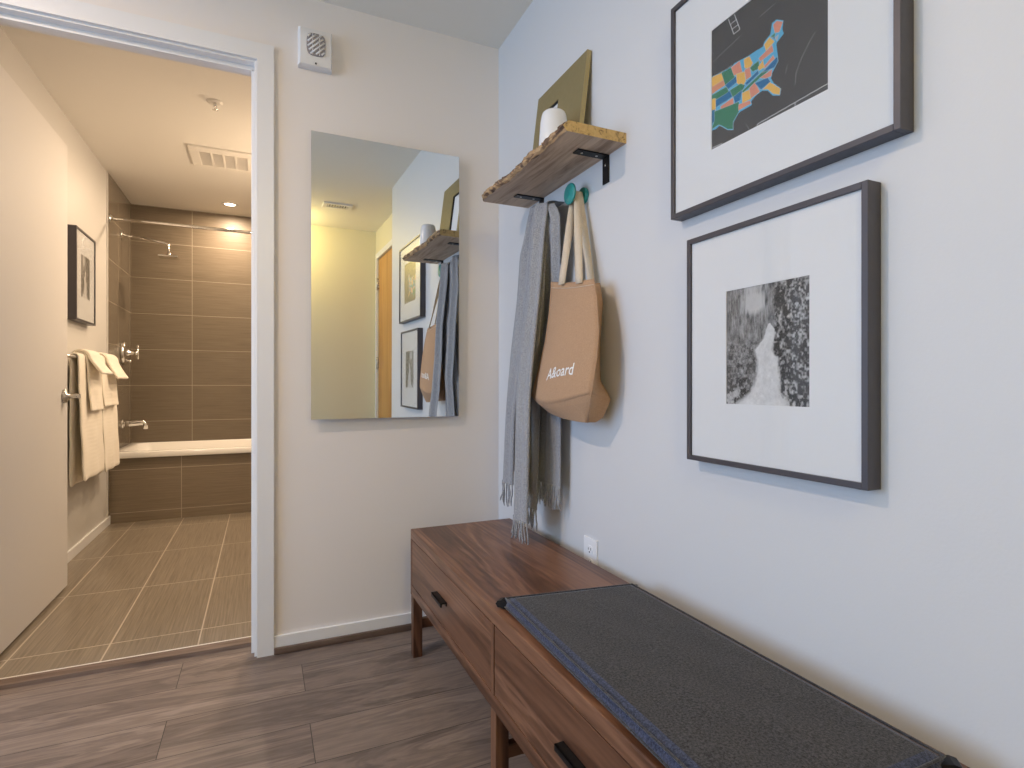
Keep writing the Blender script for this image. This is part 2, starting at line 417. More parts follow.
# left wall with a big window, wall behind, recess with the entry door
WY0, WY1, WZ0, WZ1 = .25, 2.10, .45, 2.25
b = MB()
b.box(LX - .1, LX, YN - .1, WY0, 0, CEIL); b.box(LX - .1, LX, WY1, WY, 0, CEIL)
b.box(LX - .1, LX, WY0, WY1, 0, WZ0); b.box(LX - .1, LX, WY0, WY1, WZ1, CEIL)
struct('wall_left', b, M['wall'])
b = MB()
for y in (WY0, WY1 - .05): b.box(LX - .08, LX - .02, y, y + .05, WZ0, WZ1)
for z in (WZ0, WZ1 - .05): b.box(LX - .08, LX - .02, WY0, WY1, z, z + .05)
b.box(LX - .08, LX - .02, (WY0 + WY1) / 2 - .025, (WY0 + WY1) / 2 + .025, WZ0, WZ1)
struct('window_1', b, M['trim'])
struct('wall_behind', MB().box(LX - .1, REC + .1, YN - .1, YN, 0, CEIL), M['yellow_lit'])
DY0, DY1, DZ = YN + .115, YE - .12, 2.20
b = MB()
b.box(REC, REC + .1, YN, DY0, 0, CEIL); b.box(REC, REC + .1, DY1, YE, 0, CEIL); b.box(REC, REC + .1, DY0, DY1, DZ, CEIL)
struct('wall_recess', b, M['yellow_lit'])
d2 = struct('door_2', MB().box(REC + .008, REC + .052, DY0 + .003, DY1 - .003, .01, DZ - .004), M['maple'])
for z in (.30, 1.12, 1.90):
    struct('hinge', MB().box(REC - .006, REC + .012, DY0 - .022, DY0 + .024, z, z + .11, 0, .002).lathe([(.007, z - .004), (.007, z + .114)], (REC - .006, DY0 + .002, 0), 'z', 10), M['steel'], d2, 'steel hinge')
b = MB()
b.lathe([(.032, 0), (.032, .008), (.012, .012), (.012, .05)], (REC + .008, DY1 - .07, .95), 'x', 20)
lv = MB(); lv.lathe([(.03, -.008), (.03, 0)], (REC + .008, DY1 - .075, .96), 'x', 24).tube([(REC + .004, DY1 - .075, .96), (REC - .045, DY1 - .075, .96), (REC - .05, DY1 - .085, .96), (REC - .05, DY1 - .19, .96)], .009)
struct('door_handle', lv, M['steel'], d2, 'steel lever handle')
b = MB()
b.box(REC - .014, REC, DY0 - .055, DY0 - .004, 0, DZ + .055); b.box(REC - .014, REC, DY1 + .004, DY1 + .055, 0, DZ + .055); b.box(REC - .014, REC, DY0 - .004, DY1 + .004, DZ + .002, DZ + .055)
struct('trim_2', b, M['trim'])

# bathroom shell
struct('wall_bathroom_left', MB().box(XL - .1, XL, WY + WT, YB + .1, 0, BCEIL), M['bath'])
struct('wall_bathroom_right', MB().box(XR, XR + .1, WY + WT, YB + .1, 0, BCEIL), M['bath'])
struct('wall_tub_back', MB().box(XL, XR, YB, YB + .1, 0, BCEIL), M['tile_back'])
struct('wall_tub_left', MB().box(XL, XL + .006, 4.745, YB, 0, BCEIL), M['tile_left'])
struct('wall_tub_right', MB().box(XR - .006, XR, 4.745, YB, 0, BCEIL), M['tile_left'])
struct('wall_tub_front', MB().box(XL, XR, YA, YA + .026, BZ, .476), M['tile_apron'])
struct('trim_3', MB().box(XL, XL + .009, 4.733, 4.745, .07, BCEIL), M['bath'])       # edge strip of the tiling

# doorway lining, stop, casing, threshold
b = MB()
y0, y1 = WY - .001, WY + WT + .001
b.box(OX1, OX1 + .018, y0, y1, 0, OZ); b.box(OX0 - .018, OX0, y0, y1, 0, OZ); b.box(OX0 - .018, OX1 + .018, y0, y1, OZ, OZ + .018)
b.box(OX1 - .011, OX1, WY + .032, WY + .068, 0, OZ - .011, 0, .001); b.box(OX0, OX0 + .011, WY + .032, WY + .068, 0, OZ - .011, 0, .001)
b.box(OX0, OX1, WY + .032, WY + .068, OZ - .0165, OZ, 0, .001)
struct('trim_1', b, M['trim'])
CI, CO, CT = -.0176, .0404, 2.2695
b = MB()
LI, LO = OX0 - (CI - OX1), OX0 - (CO - OX1)
b.box(CI, CO, WY - .016, WY, 0, CT); b.box(LO, LI, WY - .016, WY, 0, CT); b.box(LI, CI, WY - .016, WY, CT - .0605, CT)
struct('trim_4', b, M['trim'])
struct('trim_5', MB().prism([(WY + .096, 0), (WY + .099, .013), (WY + .150, .0135), (WY + .152, BZ)], 'x', OX0, OX1), M['shoe'])
struct('trim_6', MB().box(OX0, OX1, WY + .150, WY + .1565, BZ, BZ + .0065), M['vent'])

# baseboards with a wood-coloured shoe moulding
def baseboard(name, boxes, shoes):
    b = MB()
    for q in boxes: b.box(*q, 0, .002)
    for q in shoes: b.box(*q, 1, .004)
    struct(name, b, [M['trim'], M['shoe']])
baseboard('baseboard_back', [(CO, WX, WY - .012, WY, .0, .0666), (LX, LO, WY - .012, WY, 0, .0666)], [(CO, WX, WY - .024, WY - .012, 0, .026), (LX, LO, WY - .024, WY - .012, 0, .026)])
baseboard('baseboard_right', [(WX - .012, WX, YE, WY - .012, .0, .0666)], [(WX - .024, WX - .012, YE, WY - .024, 0, .026)])
baseboard('baseboard_bathroom', [(XL, XL + .012, WY + WT, YA, BZ, .068)], [])
baseboard('baseboard_behind', [(LX, REC - .02, YN, YN + .012, 0, .0666)], [(LX, REC - .02, YN + .012, YN + .024, 0, .026)])

# open bathroom door
DX0, DX1 = -.915, -.875
d1 = struct('door_1', MB().box(DX0, DX1, WY + .155, 3.395, .018, 2.184, 0, .0015), M['door'])
hb = MB()
hy, hz = 3.336, .951
hb.lathe([(.0, 0), (.033, 0), (.033, .009), (.030, .014), (.011, .016), (.0105, .032)], (DX1, hy, hz), 'x', 28)
hb.box(DX1 + .026, DX1 + .066, hy - .008, hy + .010, hz - .0105, hz + .0105, 0, .003)
hb.lathe([(.0, 0), (.031, 0), (.031, -.004), (.028, -.009), (.011, -.011), (.0105, -.030)], (DX0, hy, hz), 'x', 28)
hb.box(DX0 - .066, DX0 - .026, hy - .008, hy + .010, hz - .0105, hz + .0105, 0, .003)
struct('door_handle', hb, M['steel'], d1, 'brushed steel handle on a round rose')
for z in (.25, 1.05, 1.9):
    struct('hinge', MB().lathe([(.007, z), (.007, z + .1)], (DX1 + .002, WY + .150, 0), 'z', 10), M['steel'], d1, 'steel hinge')

# ================================================================ BENCH
BX0, BX1, BY0, BY1, BH = .5062, .912, .43, 2.0425, .469
bench = thing('storage_bench', 'long low walnut storage bench with two drawers on square legs, along the white wall', 'bench', ((BX0 + BX1) / 2, (BY0 + BY1) / 2, 0))
obj('bench_top', MB().box(BX0, BX1, BY0, BY1, .4335, BH, 0, .0025), M['walnut'], bench)
for y in (BY0, BY1 - .0155):
    obj('side_panel', MB().box(BX0, BX1, y, y + .0155, .2265, .4335, 0, .001), M['walnut_leg'], bench)
obj('base_panel', MB().box(BX0, BX1, BY0 + .0155, BY1 - .0155, .2265, .2635, 0, .0015), M['walnut'], bench)
YM = 1.2365
obj('divider', MB().box(BX0, BX1 - .012, YM - .0085, YM + .0085, .2635, .4335), M['walnut_leg'], bench)
obj('back_panel', MB().box(BX1 - .012, BX1 - .004, BY0 + .0155, BY1 - .0155, .2635, .4335), M['walnut'], bench)
for (a, c_) in ((YM + .0085, BY1 - .0155), (BY0 + .0155, YM - .0085)):
    b = MB().box(BX0 + .001, BX0 + .020, a + .002, c_ - .002, .2660, .4310, 0, .001)
    b.box(BX0 + .02, BX1 - .05, a + .012, a + .022, .275, .40); b.box(BX0 + .02, BX1 - .05, c_ - .022, c_ - .012, .275, .40)
    b.box(BX0 + .02, BX1 - .05, a + .012, c_ - .012, .270, .277); b.box(BX1 - .06, BX1 - .05, a + .012, c_ - .012, .275, .40)
    d = obj('drawer', b, M['walnut'], bench)
    ym = 1.652 if a > 1 else .842
    h = MB().box(BX0 - .019, BX0 + .001, ym - .051, ym + .051, .3478, .3520, 0, .001)
    h.box(BX0 - .019, BX0 - .0145, ym - .051, ym + .051, .3390, .3520, 0, .001)
    h.box(BX0 - .002, BX0 + .001, ym - .051, ym + .051, .340, .352, 0, .0008)
    obj('handle', h, M['black'], d)['label'] = 'black metal edge pull'
LW = .034
for y in (BY1 - LW - .0, YM - LW / 2, BY0):
    for x in (BX0 + .002, BX1 - LW - .002):
        obj('leg', MB().box(x, x + LW, y, y + LW, 0, .2265, 0, .0015), M['walnut_leg'], bench)
    obj('stretcher', MB().box(BX0 + LW, BX1 - LW, y + .008, y + LW - .006, .102, .136, 0, .0015), M['walnut_rail'], bench)

# ---------------------------------------------------------------- seat pad
pad = thing('seat_pad', 'charcoal felt seat pad lying on the near half of the walnut bench', 'cushion', (.69, .83, BH))
PQ = [(.5320, 1.2300), (.876, 1.180), (.868, .450), (.512, .450)]        # far front, far back, near back, near front
def padpt(a, t, z):
    p0 = [lerp(PQ[0][i], PQ[1][i], a) for i in (0, 1)]; p1 = [lerp(PQ[3][i], PQ[2][i], a) for i in (0, 1)]
    return (lerp(p0[0], p1[0], t), lerp(p0[1], p1[1], t), z)
def padring(inset, z, n=24):
    out = []
    ia, it = inset / .34, inset / .75
    r = .012
    for k in range(n): out.append(padpt(lerp(ia, 1 - ia, k / n), it, z))
    for k in range(n): out.append(padpt(1 - ia, lerp(it, 1 - it, k / n), z))
    for k in range(n): out.append(padpt(lerp(1 - ia, ia, k / n), 1 - it, z))
    for k in range(n): out.append(padpt(ia, lerp(1 - it, it, k / n), z))
    return out
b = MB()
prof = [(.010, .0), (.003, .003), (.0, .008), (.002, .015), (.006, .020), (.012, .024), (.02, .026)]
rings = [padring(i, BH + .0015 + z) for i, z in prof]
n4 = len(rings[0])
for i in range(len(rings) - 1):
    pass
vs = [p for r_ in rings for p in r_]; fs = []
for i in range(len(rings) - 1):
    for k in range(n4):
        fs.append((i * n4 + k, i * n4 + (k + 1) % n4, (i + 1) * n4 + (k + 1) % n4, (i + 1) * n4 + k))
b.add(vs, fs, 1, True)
top = [[padpt(lerp(.02 / .34, 1 - .02 / .34, i / 16), lerp(.02 / .75, 1 - .02 / .75, j / 30), BH + .0275 + .0012 * math.sin(i * .9) * math.sin(j * .55)) for j in range(31)] for i in range(17)]
for i in range(17):
    for j in range(31):
        if i in (0, 16) or j in (0, 30): top[i][j] = top[i][j][:2] + (BH + .0275,)
b.grid(top)
bot = rings[0]
b.add(bot, [tuple(range(n4))])
obj('cushion', b, [M['felt'], M['felt_daylit']], pad)
for z in (.0055, .0225):
    loop = padring(-.0005 if z < .01 else .004, BH + .0015 + z)
    obj('piping', MB().tube(loop + loop[:2], .0022, 6, cap=False), M['felt_edge'], pad)
for (a, t, da, dt) in ((0, 0, -1, -1), (1, 0, 1, -1), (1, 1, 1, 1), (0, 1, -1, 1)):
    p = Vector(padpt(a, t, BH + .011))
    dv = Vector((da * .75, -dt * .75, 0)).normalized(); sd = Vector((-dv.y, dv.x, 0))
    vs = []
    pts = [(-.014, .006), (.002, .010), (.011, .008), (.016, .001), (.011, -.007), (-.012, -.009)]
    for w in (-1, 1):
        for (q, z) in pts: vs.append(p + dv * q + sd * (.011 * w) + Vector((0, 0, z)))
    n_ = len(pts)
    fs = [tuple(range(n_)), tuple(range(2 * n_ - 1, n_ - 1, -1))] + [(i, (i + 1) % n_, n_ + (i + 1) % n_, n_ + i) for i in range(n_)]
    obj('corner_tab', MB().add(vs, fs), M['black'], pad)['label'] = 'black corner tab'

# ================================================================ MIRROR
mx0, mx1, mz0, mz1 = .1695, .7605, .8745, 1.9705
mir = thing('wall_mirror', 'tall frameless mirror hanging on the wall beside the bathroom doorway', 'mirror', ((mx0 + mx1) / 2, WY, mz0))
MYF = WY - .030
obj('mirror_glass', MB().box(mx0, mx1, MYF, MYF + .004, mz0, mz1), M['mirror'], mir)
obj('backing', MB().box(mx0 + .0015, mx1 - .0015, MYF + .004, MYF + .010, mz0 + .0015, mz1 - .0015).box(mx0 + .06, mx1 - .06, MYF + .010, WY, mz0 + .06, mz1 - .06), M['mirror_edge'], mir)
mir.rotation_euler = (math.radians(MIRROR_PITCH), 0, math.radians(MIRROR_YAW))

# ================================================================ FIRE ALARM HORN
al = thing('fire_alarm_horn', 'white fire alarm horn with a slatted grille high on the wall above the mirror', 'alarm', (.186, WY, 2.29))
x0, x1, z0, z1 = .1235, .2475, 2.222, 2.358
b = MB()
rows = []
for j in range(13):                                        # gently bowed front
    t = j / 12; z = lerp(z0, z1, t)
    row = []
    for i in range(13):
        q = i / 12
        d = .034 + .008 * math.sin(PI * t) * (1 if .1 < q else .6)
        row.append((lerp(x0 + .008, x1 - .006, q), WY - d, z))
    rows.append(row)
b.grid(rows, 0, True)
edge = [rows[0][i] for i in range(13)] + [rows[j][12] for j in range(1, 13)] + [rows[12][i] for i in range(11, -1, -1)] + [rows[j][0] for j in range(11, 0, -1)]
mid = [(p[0] + (-.007 if p[0] < (x0 + x1) / 2 else .005) * min(1, abs(p[0] - (x0 + x1) / 2) / .05), WY - .024, p[2] + (.004 if p[2] > 2.29 else -.004) * min(1, abs(p[2] - 2.292) / .07)) for p in edge]
wal = [(p[0], WY, p[2]) for p in mid]
nE = len(edge)
b.add(edge + mid + wal, [(r_ * nE + k, r_ * nE + (k + 1) % nE, (r_ + 1) * nE + (k + 1) % nE, (r_ + 1) * nE + k) for r_ in (0, 1) for k in range(nE)])
obj('housing', b, M['plastic'], al)
gx, gz = .187, 2.296
b = MB()
def rsq(cx, cz, rx, rz, n=32, e=.55):
    o = []
    for k in range(n):
        a = 2 * PI * k / n; ca, sa = math.cos(a), math.sin(a)
        o.append((cx + rx * math.copysign(abs(ca) ** e, ca), cz + rz * math.copysign(abs(sa) ** e, sa)))
    return o
b.prism(rsq(gx, gz, .034, .042), 'y', WY - .0445, WY - .036)
obj('grille', b, M['grille'], al)['label'] = 'grey slatted grille'
b = MB()
for k in range(-4, 5):                                       # slanting louvres clipped to the opening
    pts = []
    for t in np.linspace(-.06, .06, 25):
        x = gx + t; z = gz + k * .0185 + t * 1.0
        if (abs(x - gx) / .033) ** 3.4 + (abs(z - gz) / .041) ** 3.4 < 1: pts.append((x, WY - .0455, z))
    if len(pts) > 1: b.tube([pts[0], pts[-1]], .0034, 6)
for dx in (-.0125, .0125): b.box(gx + dx - .0013, gx + dx + .0013, WY - .0475, WY - .044, gz - .040, gz + .040)
obj('louvre', b, M['plastic'], al)
obj('indicator', MB().lathe([(.0034, .002), (.0034, -.0015)], (.187, WY - .0362, 2.2290), 'y', 12), M['black'], al)['label'] = 'small dark indicator'

# ================================================================ PICTURES
def picture(name, label, y0, y1, z0, z1, art, colours, wall=WX, depth=.035, face=.0115, flip=1, setback=.0045, mats=None):
    """framed picture on a wall x = wall; flip 1 = faces -x, -1 = faces +x"""
    f = -flip
    t = thing(name, label, 'picture', (wall, (y0 + y1) / 2, (z0 + z1) / 2), None)
    def bx(b, d0, d1, *q, bev=0):
        xa, xb = sorted((wall + f * d0, wall + f * d1)); return b.box(xa, xb, *q, 0, bev)
    b = MB()
    bx(b, 0.0005, depth, y0, y0 + face, z0, z1, bev=.0008); bx(b, .0005, depth, y1 - face, y1, z0, z1, bev=.0008)
    bx(b, .0005, depth, y0 + face, y1 - face, z0, z0 + face, bev=.0008); bx(b, .0005, depth, y0 + face, y1 - face, z1 - face, z1, bev=.0008)
    obj('frame', b, M['frame'], t)
    b = MB(); ay0, ay1, az0, az1 = art
    d0, d1 = depth - setback - .003, depth - setback - .0015
    bx(b, d0, d1, y0 + face, ay0, z0 + face, z1 - face); bx(b, d0, d1, ay1, y1 - face, z0 + face, z1 - face)
    bx(b, d0, d1, ay0, ay1, z0 + face, az0); bx(b, d0, d1, ay0, ay1, az1, z1 - face)
    obj('mount', b, M['mat'], t)['label'] = 'white mount'
    # the print, a sheet of cells behind the window of the mount
    H_, W_, _ = colours.shape
    xs = wall + f * (d0 - .0003)
    ys = np.linspace(ay1 + .003, ay0 - .003, W_ + 1) if flip == 1 else np.linspace(ay0 - .003, ay1 + .003, W_ + 1)
    zs = np.linspace(az0 - .003, az1 + .003, H_ + 1)
    me_b = MB()
    me_b.v = [(xs, y, z) for z in zs for y in ys]
    me_b.f = [(i * (W_ + 1) + j, i * (W_ + 1) + j + 1, (i + 1) * (W_ + 1) + j + 1, (i + 1) * (W_ + 1) + j) for i in range(H_) for j in range(W_)]
    me_b.m = [0] * len(me_b.f); me_b.sm = [False] * len(me_b.f)
    o = obj('print', me_b, M['print'], t, fix=False)
    ca = o.data.color_attributes.new('Print', 'FLOAT_COLOR', 'CORNER')
    c4 = np.ones((H_ * W_, 4, 4), dtype=np.float32); c4[:, :, :3] = colours.reshape(-1, 1, 3)
    ca.data.foreach_set('color', c4.ravel())
    bk = MB(); bx(bk, .004, d0 - .001, y0 + face * .6, y1 - face * .6, z0 + face * .6, z1 - face * .6); obj('backing_board', bk, M['dark_hole'], t)
    g = MB(); bx(g, d1 + .0004, d1 + .0014, y0 + face, y1 - face, z0 + face, z1 - face); obj('glass', g, M['glass'], t)
    return t
rng = np.random.default_rng(11)
def vnoise(h, w, cells, seed):
    r_ = np.random.default_rng(seed); cy, cx = cells
    g = r_.random((cy + 2, cx + 2))
    yy = np.linspace(0, cy, h)[:, None]; xx = np.linspace(0, cx, w)[None, :]
    iy = np.minimum(yy.astype(int), cy); ix = np.minimum(xx.astype(int), cx)
    fy = yy - iy; fx = xx - ix; fy = fy * fy * (3 - 2 * fy); fx = fx * fx * (3 - 2 * fx)
    return (g[iy, ix] * (1 - fy) * (1 - fx) + g[iy + 1, ix] * fy * (1 - fx) + g[iy, ix + 1] * (1 - fy) * fx + g[iy + 1, ix + 1] * fy * fx)
def fbm(h, w, c0, seed, octs=4, gain=.6, ar=1):
    o = 0; a = 1; tot = 0
    for k in range(octs):
        o = o + a * vnoise(h, w, (int(c0 * 2 ** k), int(c0 * ar * 2 ** k)), seed + k * 13); tot += a; a *= gain
    return o / tot
def sstep(a, b, x):
    t = np.clip((x - a) / (b - a), 0, 1); return t * t * (3 - 2 * t)
def snow_path(H_=190, W_=160, seed=3):
    t, s = np.meshgrid(np.linspace(0, 1, H_), np.linspace(0, 1, W_), indexing='ij')
    n1 = fbm(H_, W_, 6, seed); n2 = fbm(H_, W_, 24, seed + 50, 3, .8); n3 = fbm(H_, W_, 34, seed + 70, 2, .9); tw = fbm(H_, W_, 7, seed + 90, 4, .8, 5)
    # sky and far wood
    sky = .46 + .16 * n1
    trees = .07 + .40 * np.clip(tw - .28, 0, 1) * 1.5 + .22 * (n2 - .4)
    hole = np.exp(-((s - .36) / .16) ** 2 - ((t - .86) / .13) ** 2)
    k = sstep(.30, .75, hole + .5 * (tw - .5) + .3 * sstep(.93, 1, t))
    img = trees * (1 - k) + sky * k
    # left bushes, lower
    bush = .05 + .46 * np.clip(n2 - .36, 0, 1) * 1.7 + .22 * (n1 - .5)
    k = sstep(.62, .54, t + .10 * s + .12 * (n1 - .5)) * (s < .52)
    img = img * (1 - k) + bush * k
    lowl = sstep(.30, .0, t) * sstep(.5, .1, s); img = img + lowl * .22 * (n2 > .48)
    # right tree mass with flecks of snow
    right = .022 + .62 * np.clip(n3 - .46, 0, 1) * 2.0 + .10 * (n1 - .45)
    edge = .62 + .05 * np.sin(t * 9) + .10 * (n1 - .5) - .08 * sstep(.6, 1, t)
    k = sstep(-.02, .03, s - edge + .10 * (n2 - .5))
    img = img * (1 - k) + right * k
    # path
    c = np.interp(t[:, 0], [0, .12, .25, .38, .46, .55, .62, .68], [.46, .50, .535, .53, .47, .545, .56, .55])[:, None]
    w = np.interp(t[:, 0], [0, .05, .12, .25, .38, .46, .55, .62, .68], [.34, .26, .17, .14, .125, .105, .065, .05, .0])[:, None]
    p = sstep(1.15, .8, np.abs(s - c) / np.maximum(w, 1e-4) + .5 * (n2 - .5)) * (t < .67)
    img = img * (1 - p) + p * (.56 + .28 * n2)
    img = np.clip(img, .015, .85)
    return np.stack([img * 1.0, img * .985, img * .985], -1)
def inside(poly, s, t):
    r_ = np.zeros(s.shape, bool); n = len(poly)
    for i in range(n):
        (x0, y0), (x1, y1) = poly[i], poly[(i + 1) % n]
        if y0 == y1: continue
        c = ((y0 > t) != (y1 > t)) & (s < (x1 - x0) * (t - y0) / (y1 - y0) + x0); r_ ^= c
    return r_
def seg_dist(s, t, l):
    x0, y0, x1, y1 = l; dx, dy = x1 - x0, y1 - y0
    q = np.clip(((s - x0) * dx + (t - y0) * dy) / max(dx * dx + dy * dy, 1e-9), 0, 1)
    return np.hypot(s - x0 - q * dx, t - y0 - q * dy)
MAP={
'base':[(-0.018, 0.62), (0.117, 0.595), (0.211, 0.588), (0.234, 0.6), (0.319, 0.59), (0.373, 0.582), (0.427, 0.583), (0.493, 0.58), (0.506, 0.609), (0.557, 0.635), (0.57, 0.706), (0.606, 0.71), (0.663, 0.668), (0.654, 0.611), (0.666, 0.572), (0.619, 0.547), (0.606, 0.533), (0.619, 0.432), (0.622, 0.402), (0.573, 0.342), (0.561, 0.308), (0.586, 0.26), (0.644, 0.193), (0.635, 0.146), (0.576, 0.175), (0.535, 0.231), (0.488, 0.255), (0.434, 0.246), (0.392, 0.226), (0.397, 0.193), (0.297, 0.194), (0.272, 0.187), (0.225, 0.138), (0.225, 0.079), (0.166, 0.105), (0.127, 0.142), (0.086, 0.175), (0.045, 0.162), (0.003, 0.172)],
'Y1':[(-0.001, 0.603), (0.096, 0.599), (0.127, 0.53), (-0.001, 0.532)],
'O1':[(-0.001, 0.525), (0.131, 0.523), (0.143, 0.479), (-0.001, 0.474)],
'G1':[(0.111, 0.592), (0.205, 0.588), (0.234, 0.489), (0.147, 0.485)],
'S1':[(0.209, 0.578), (0.282, 0.584), (0.304, 0.498), (0.234, 0.509)],
'Y2':[(0.328, 0.574), (0.373, 0.571), (0.4, 0.511), (0.373, 0.483), (0.334, 0.513)],
'B1':[(0.149, 0.472), (0.244, 0.486), (0.257, 0.442), (0.176, 0.43)],
'G2':[(-0.001, 0.458), (0.147, 0.453), (0.176, 0.398), (-0.001, 0.414)],
'Y3':[(0.257, 0.497), (0.328, 0.477), (0.337, 0.408), (0.31, 0.384), (0.263, 0.432)],
'S2':[(0.334, 0.49), (0.377, 0.486), (0.388, 0.419), (0.346, 0.416)],
'G3':[(0.383, 0.483), (0.453, 0.493), (0.462, 0.439), (0.406, 0.445)],
'B2':[(0.049, 0.397), (0.196, 0.401), (0.209, 0.35), (0.055, 0.345)],
'G4':[(0.2, 0.405), (0.291, 0.406), (0.328, 0.375), (0.31, 0.354), (0.225, 0.345)],
'B3':[(0.343, 0.39), (0.445, 0.423), (0.453, 0.398), (0.355, 0.371)],
'G5':[(0.319, 0.346), (0.522, 0.404), (0.53, 0.374), (0.332, 0.332)],
'B4':[(0.496, 0.391), (0.609, 0.435), (0.616, 0.403), (0.588, 0.377)],
'S3':[(0.47, 0.36), (0.566, 0.367), (0.563, 0.326), (0.522, 0.333)],
'S4':[(0.5, 0.426), (0.576, 0.463), (0.588, 0.435), (0.513, 0.414)],
'Y4':[(0.453, 0.449), (0.493, 0.474), (0.503, 0.424), (0.462, 0.422)],
'Y5':[(0.508, 0.587), (0.55, 0.61), (0.586, 0.562), (0.522, 0.539)],
'S5':[(0.465, 0.512), (0.566, 0.542), (0.576, 0.497), (0.479, 0.485)],
'S6':[(0.583, 0.684), (0.612, 0.694), (0.654, 0.662), (0.628, 0.613), (0.596, 0.625)],
'G6':[(0.56, 0.615), (0.596, 0.618), (0.589, 0.586)],
'W1':[(0.596, 0.586), (0.622, 0.588), (0.612, 0.554)],
'B9':[(0.576, 0.601), (0.599, 0.587), (0.586, 0.578)],
'S7':[(0.102, 0.323), (0.215, 0.333), (0.221, 0.289), (0.117, 0.284)],
'Y6':[(-0.001, 0.425), (0.045, 0.412), (0.045, 0.326), (-0.001, 0.345)],
'B5':[(-0.001, 0.332), (0.037, 0.322), (0.045, 0.236), (-0.001, 0.238)],
'G7':[(0.045, 0.298), (0.263, 0.265), (0.263, 0.199), (0.213, 0.152), (0.213, 0.097), (0.166, 0.117), (0.086, 0.188), (0.02, 0.183), (0.049, 0.235)],
'B6':[(0.229, 0.337), (0.304, 0.349), (0.291, 0.286), (0.244, 0.286)],
'Y7':[(0.312, 0.322), (0.373, 0.318), (0.388, 0.249), (0.312, 0.253)],
'S8':[(0.377, 0.327), (0.423, 0.345), (0.462, 0.264), (0.392, 0.254)],
'B7':[(0.43, 0.341), (0.53, 0.326), (0.553, 0.287), (0.479, 0.274)],
'Y8':[(0.5, 0.257), (0.555, 0.276), (0.58, 0.252), (0.636, 0.194), (0.628, 0.162), (0.58, 0.191), (0.538, 0.241)],
'S9':[(0.282, 0.252), (0.373, 0.235), (0.383, 0.21), (0.278, 0.213)],
}
LINES= [(0.176, 0.984, 0.229, 0.833), (0.229, 0.833, 0.287, 0.836), (0.287, 0.836, 0.234, 0.986), (0.2, 0.929, 0.255, 0.934), (0.213, 0.882, 0.272, 0.881), (0.445, 0.026, 0.998, 0.05), (0.445, 0.026, 0.448, -0.005), (0.753, 0.037, 0.755, -0.006), (0.007, 0.024, 0.106, 0.022), (0.106, 0.022, 0.111, -0.002), (0.014, 0.729, 0.3, 0.782), (0.47, 0.82, 0.596, 0.834), (0.753, 0.162, 0.76, 0.241), (0.76, 0.241, 0.798, 0.317), (0.798, 0.317, 0.855, 0.393), (0.855, 0.393, 0.898, 0.441), (0.346, 0.068, 0.379, 0.008), (0.692, 0.335, 0.679, 0.278), (-0.001, 0.857, 0.02, 0.796)]

def chalk_map(H_=300, W_=310):
    t, s = np.meshgrid(np.linspace(0, 1, H_), np.linspace(0, 1, W_), indexing='ij')
    n1 = fbm(H_, W_, 5, 21); n2 = fbm(H_, W_, 40, 77, 3, .8)
    base = .042 + .018 * n1 + .010 * n2
    img = np.stack([base * 1.03, base * 1.0, base * 1.02], -1)
    for i, l in enumerate(LINES):
        d = seg_dist(s, t, l); wdt, k = (.0045, .62) if i < 10 else (.004, .22)
        a = sstep(wdt, wdt * .5, d) * k * (1 if i < 10 else (.4 + .6 * n2))
        img = img * (1 - a[..., None]) + a[..., None] * .75
    colours = {'b': (.10, .42, .66), 'Y': (.80, .46, .10), 'O': (.68, .28, .16), 'S': (.70, .27, .18), 'G': (.035, .20, .11), 'B': (.012, .15, .33), 'W': (.45, .45, .47)}
    for k, poly in MAP.items():
        if k != 'base':   # neighbours nearly touch
            cx = sum(p[0] for p in poly) / len(poly); cy = sum(p[1] for p in poly) / len(poly)
            poly = [(cx + (p[0] - cx) * 1.13, cy + (p[1] - cy) * 1.16) for p in poly]
        msk = inside(poly, s, t) if k == 'base' else inside(poly, s, t) & land
        if k == 'base': land = inside([(.33 + (p[0] - .33) * .985, .40 + (p[1] - .40) * .975) for p in poly], s, t)
        c = np.array(colours[k[0]]) * (.9 + .2 * n1[..., None])
        img = np.where(msk[..., None], c, img)
        if k != 'base':
            d = np.min([seg_dist(s, t, poly[i] + poly[(i + 1) % len(poly)]) for i in range(len(poly))], axis=0)
            a = (sstep(.0035, .0015, d) * .35)[..., None]
            img = img * (1 - a) + a * np.array((.55, .62, .62))
    return img
picture('map_picture', 'dark framed chalkboard style map print in a white mount, upper picture of the pair',
        .546, 1.0872, 1.4153, 1.936, (.674, .957, 1.540, 1.809), chalk_map())
picture('snow_path_picture', 'dark framed black and white photograph of a snowy path, lower picture of the pair',
        .5980, 1.0305, .8315, 1.3515, (.711, .913, .967, 1.2125), snow_path())
picture('bathroom_picture', 'small dark framed black and white picture on the bathroom wall above the towels',
        3.865, 4.262, 1.375, 1.908, (3.975, 4.155, 1.52, 1.77), snow_path(90, 70, 31), wall=XL, flip=-1, face=.012, depth=.045)

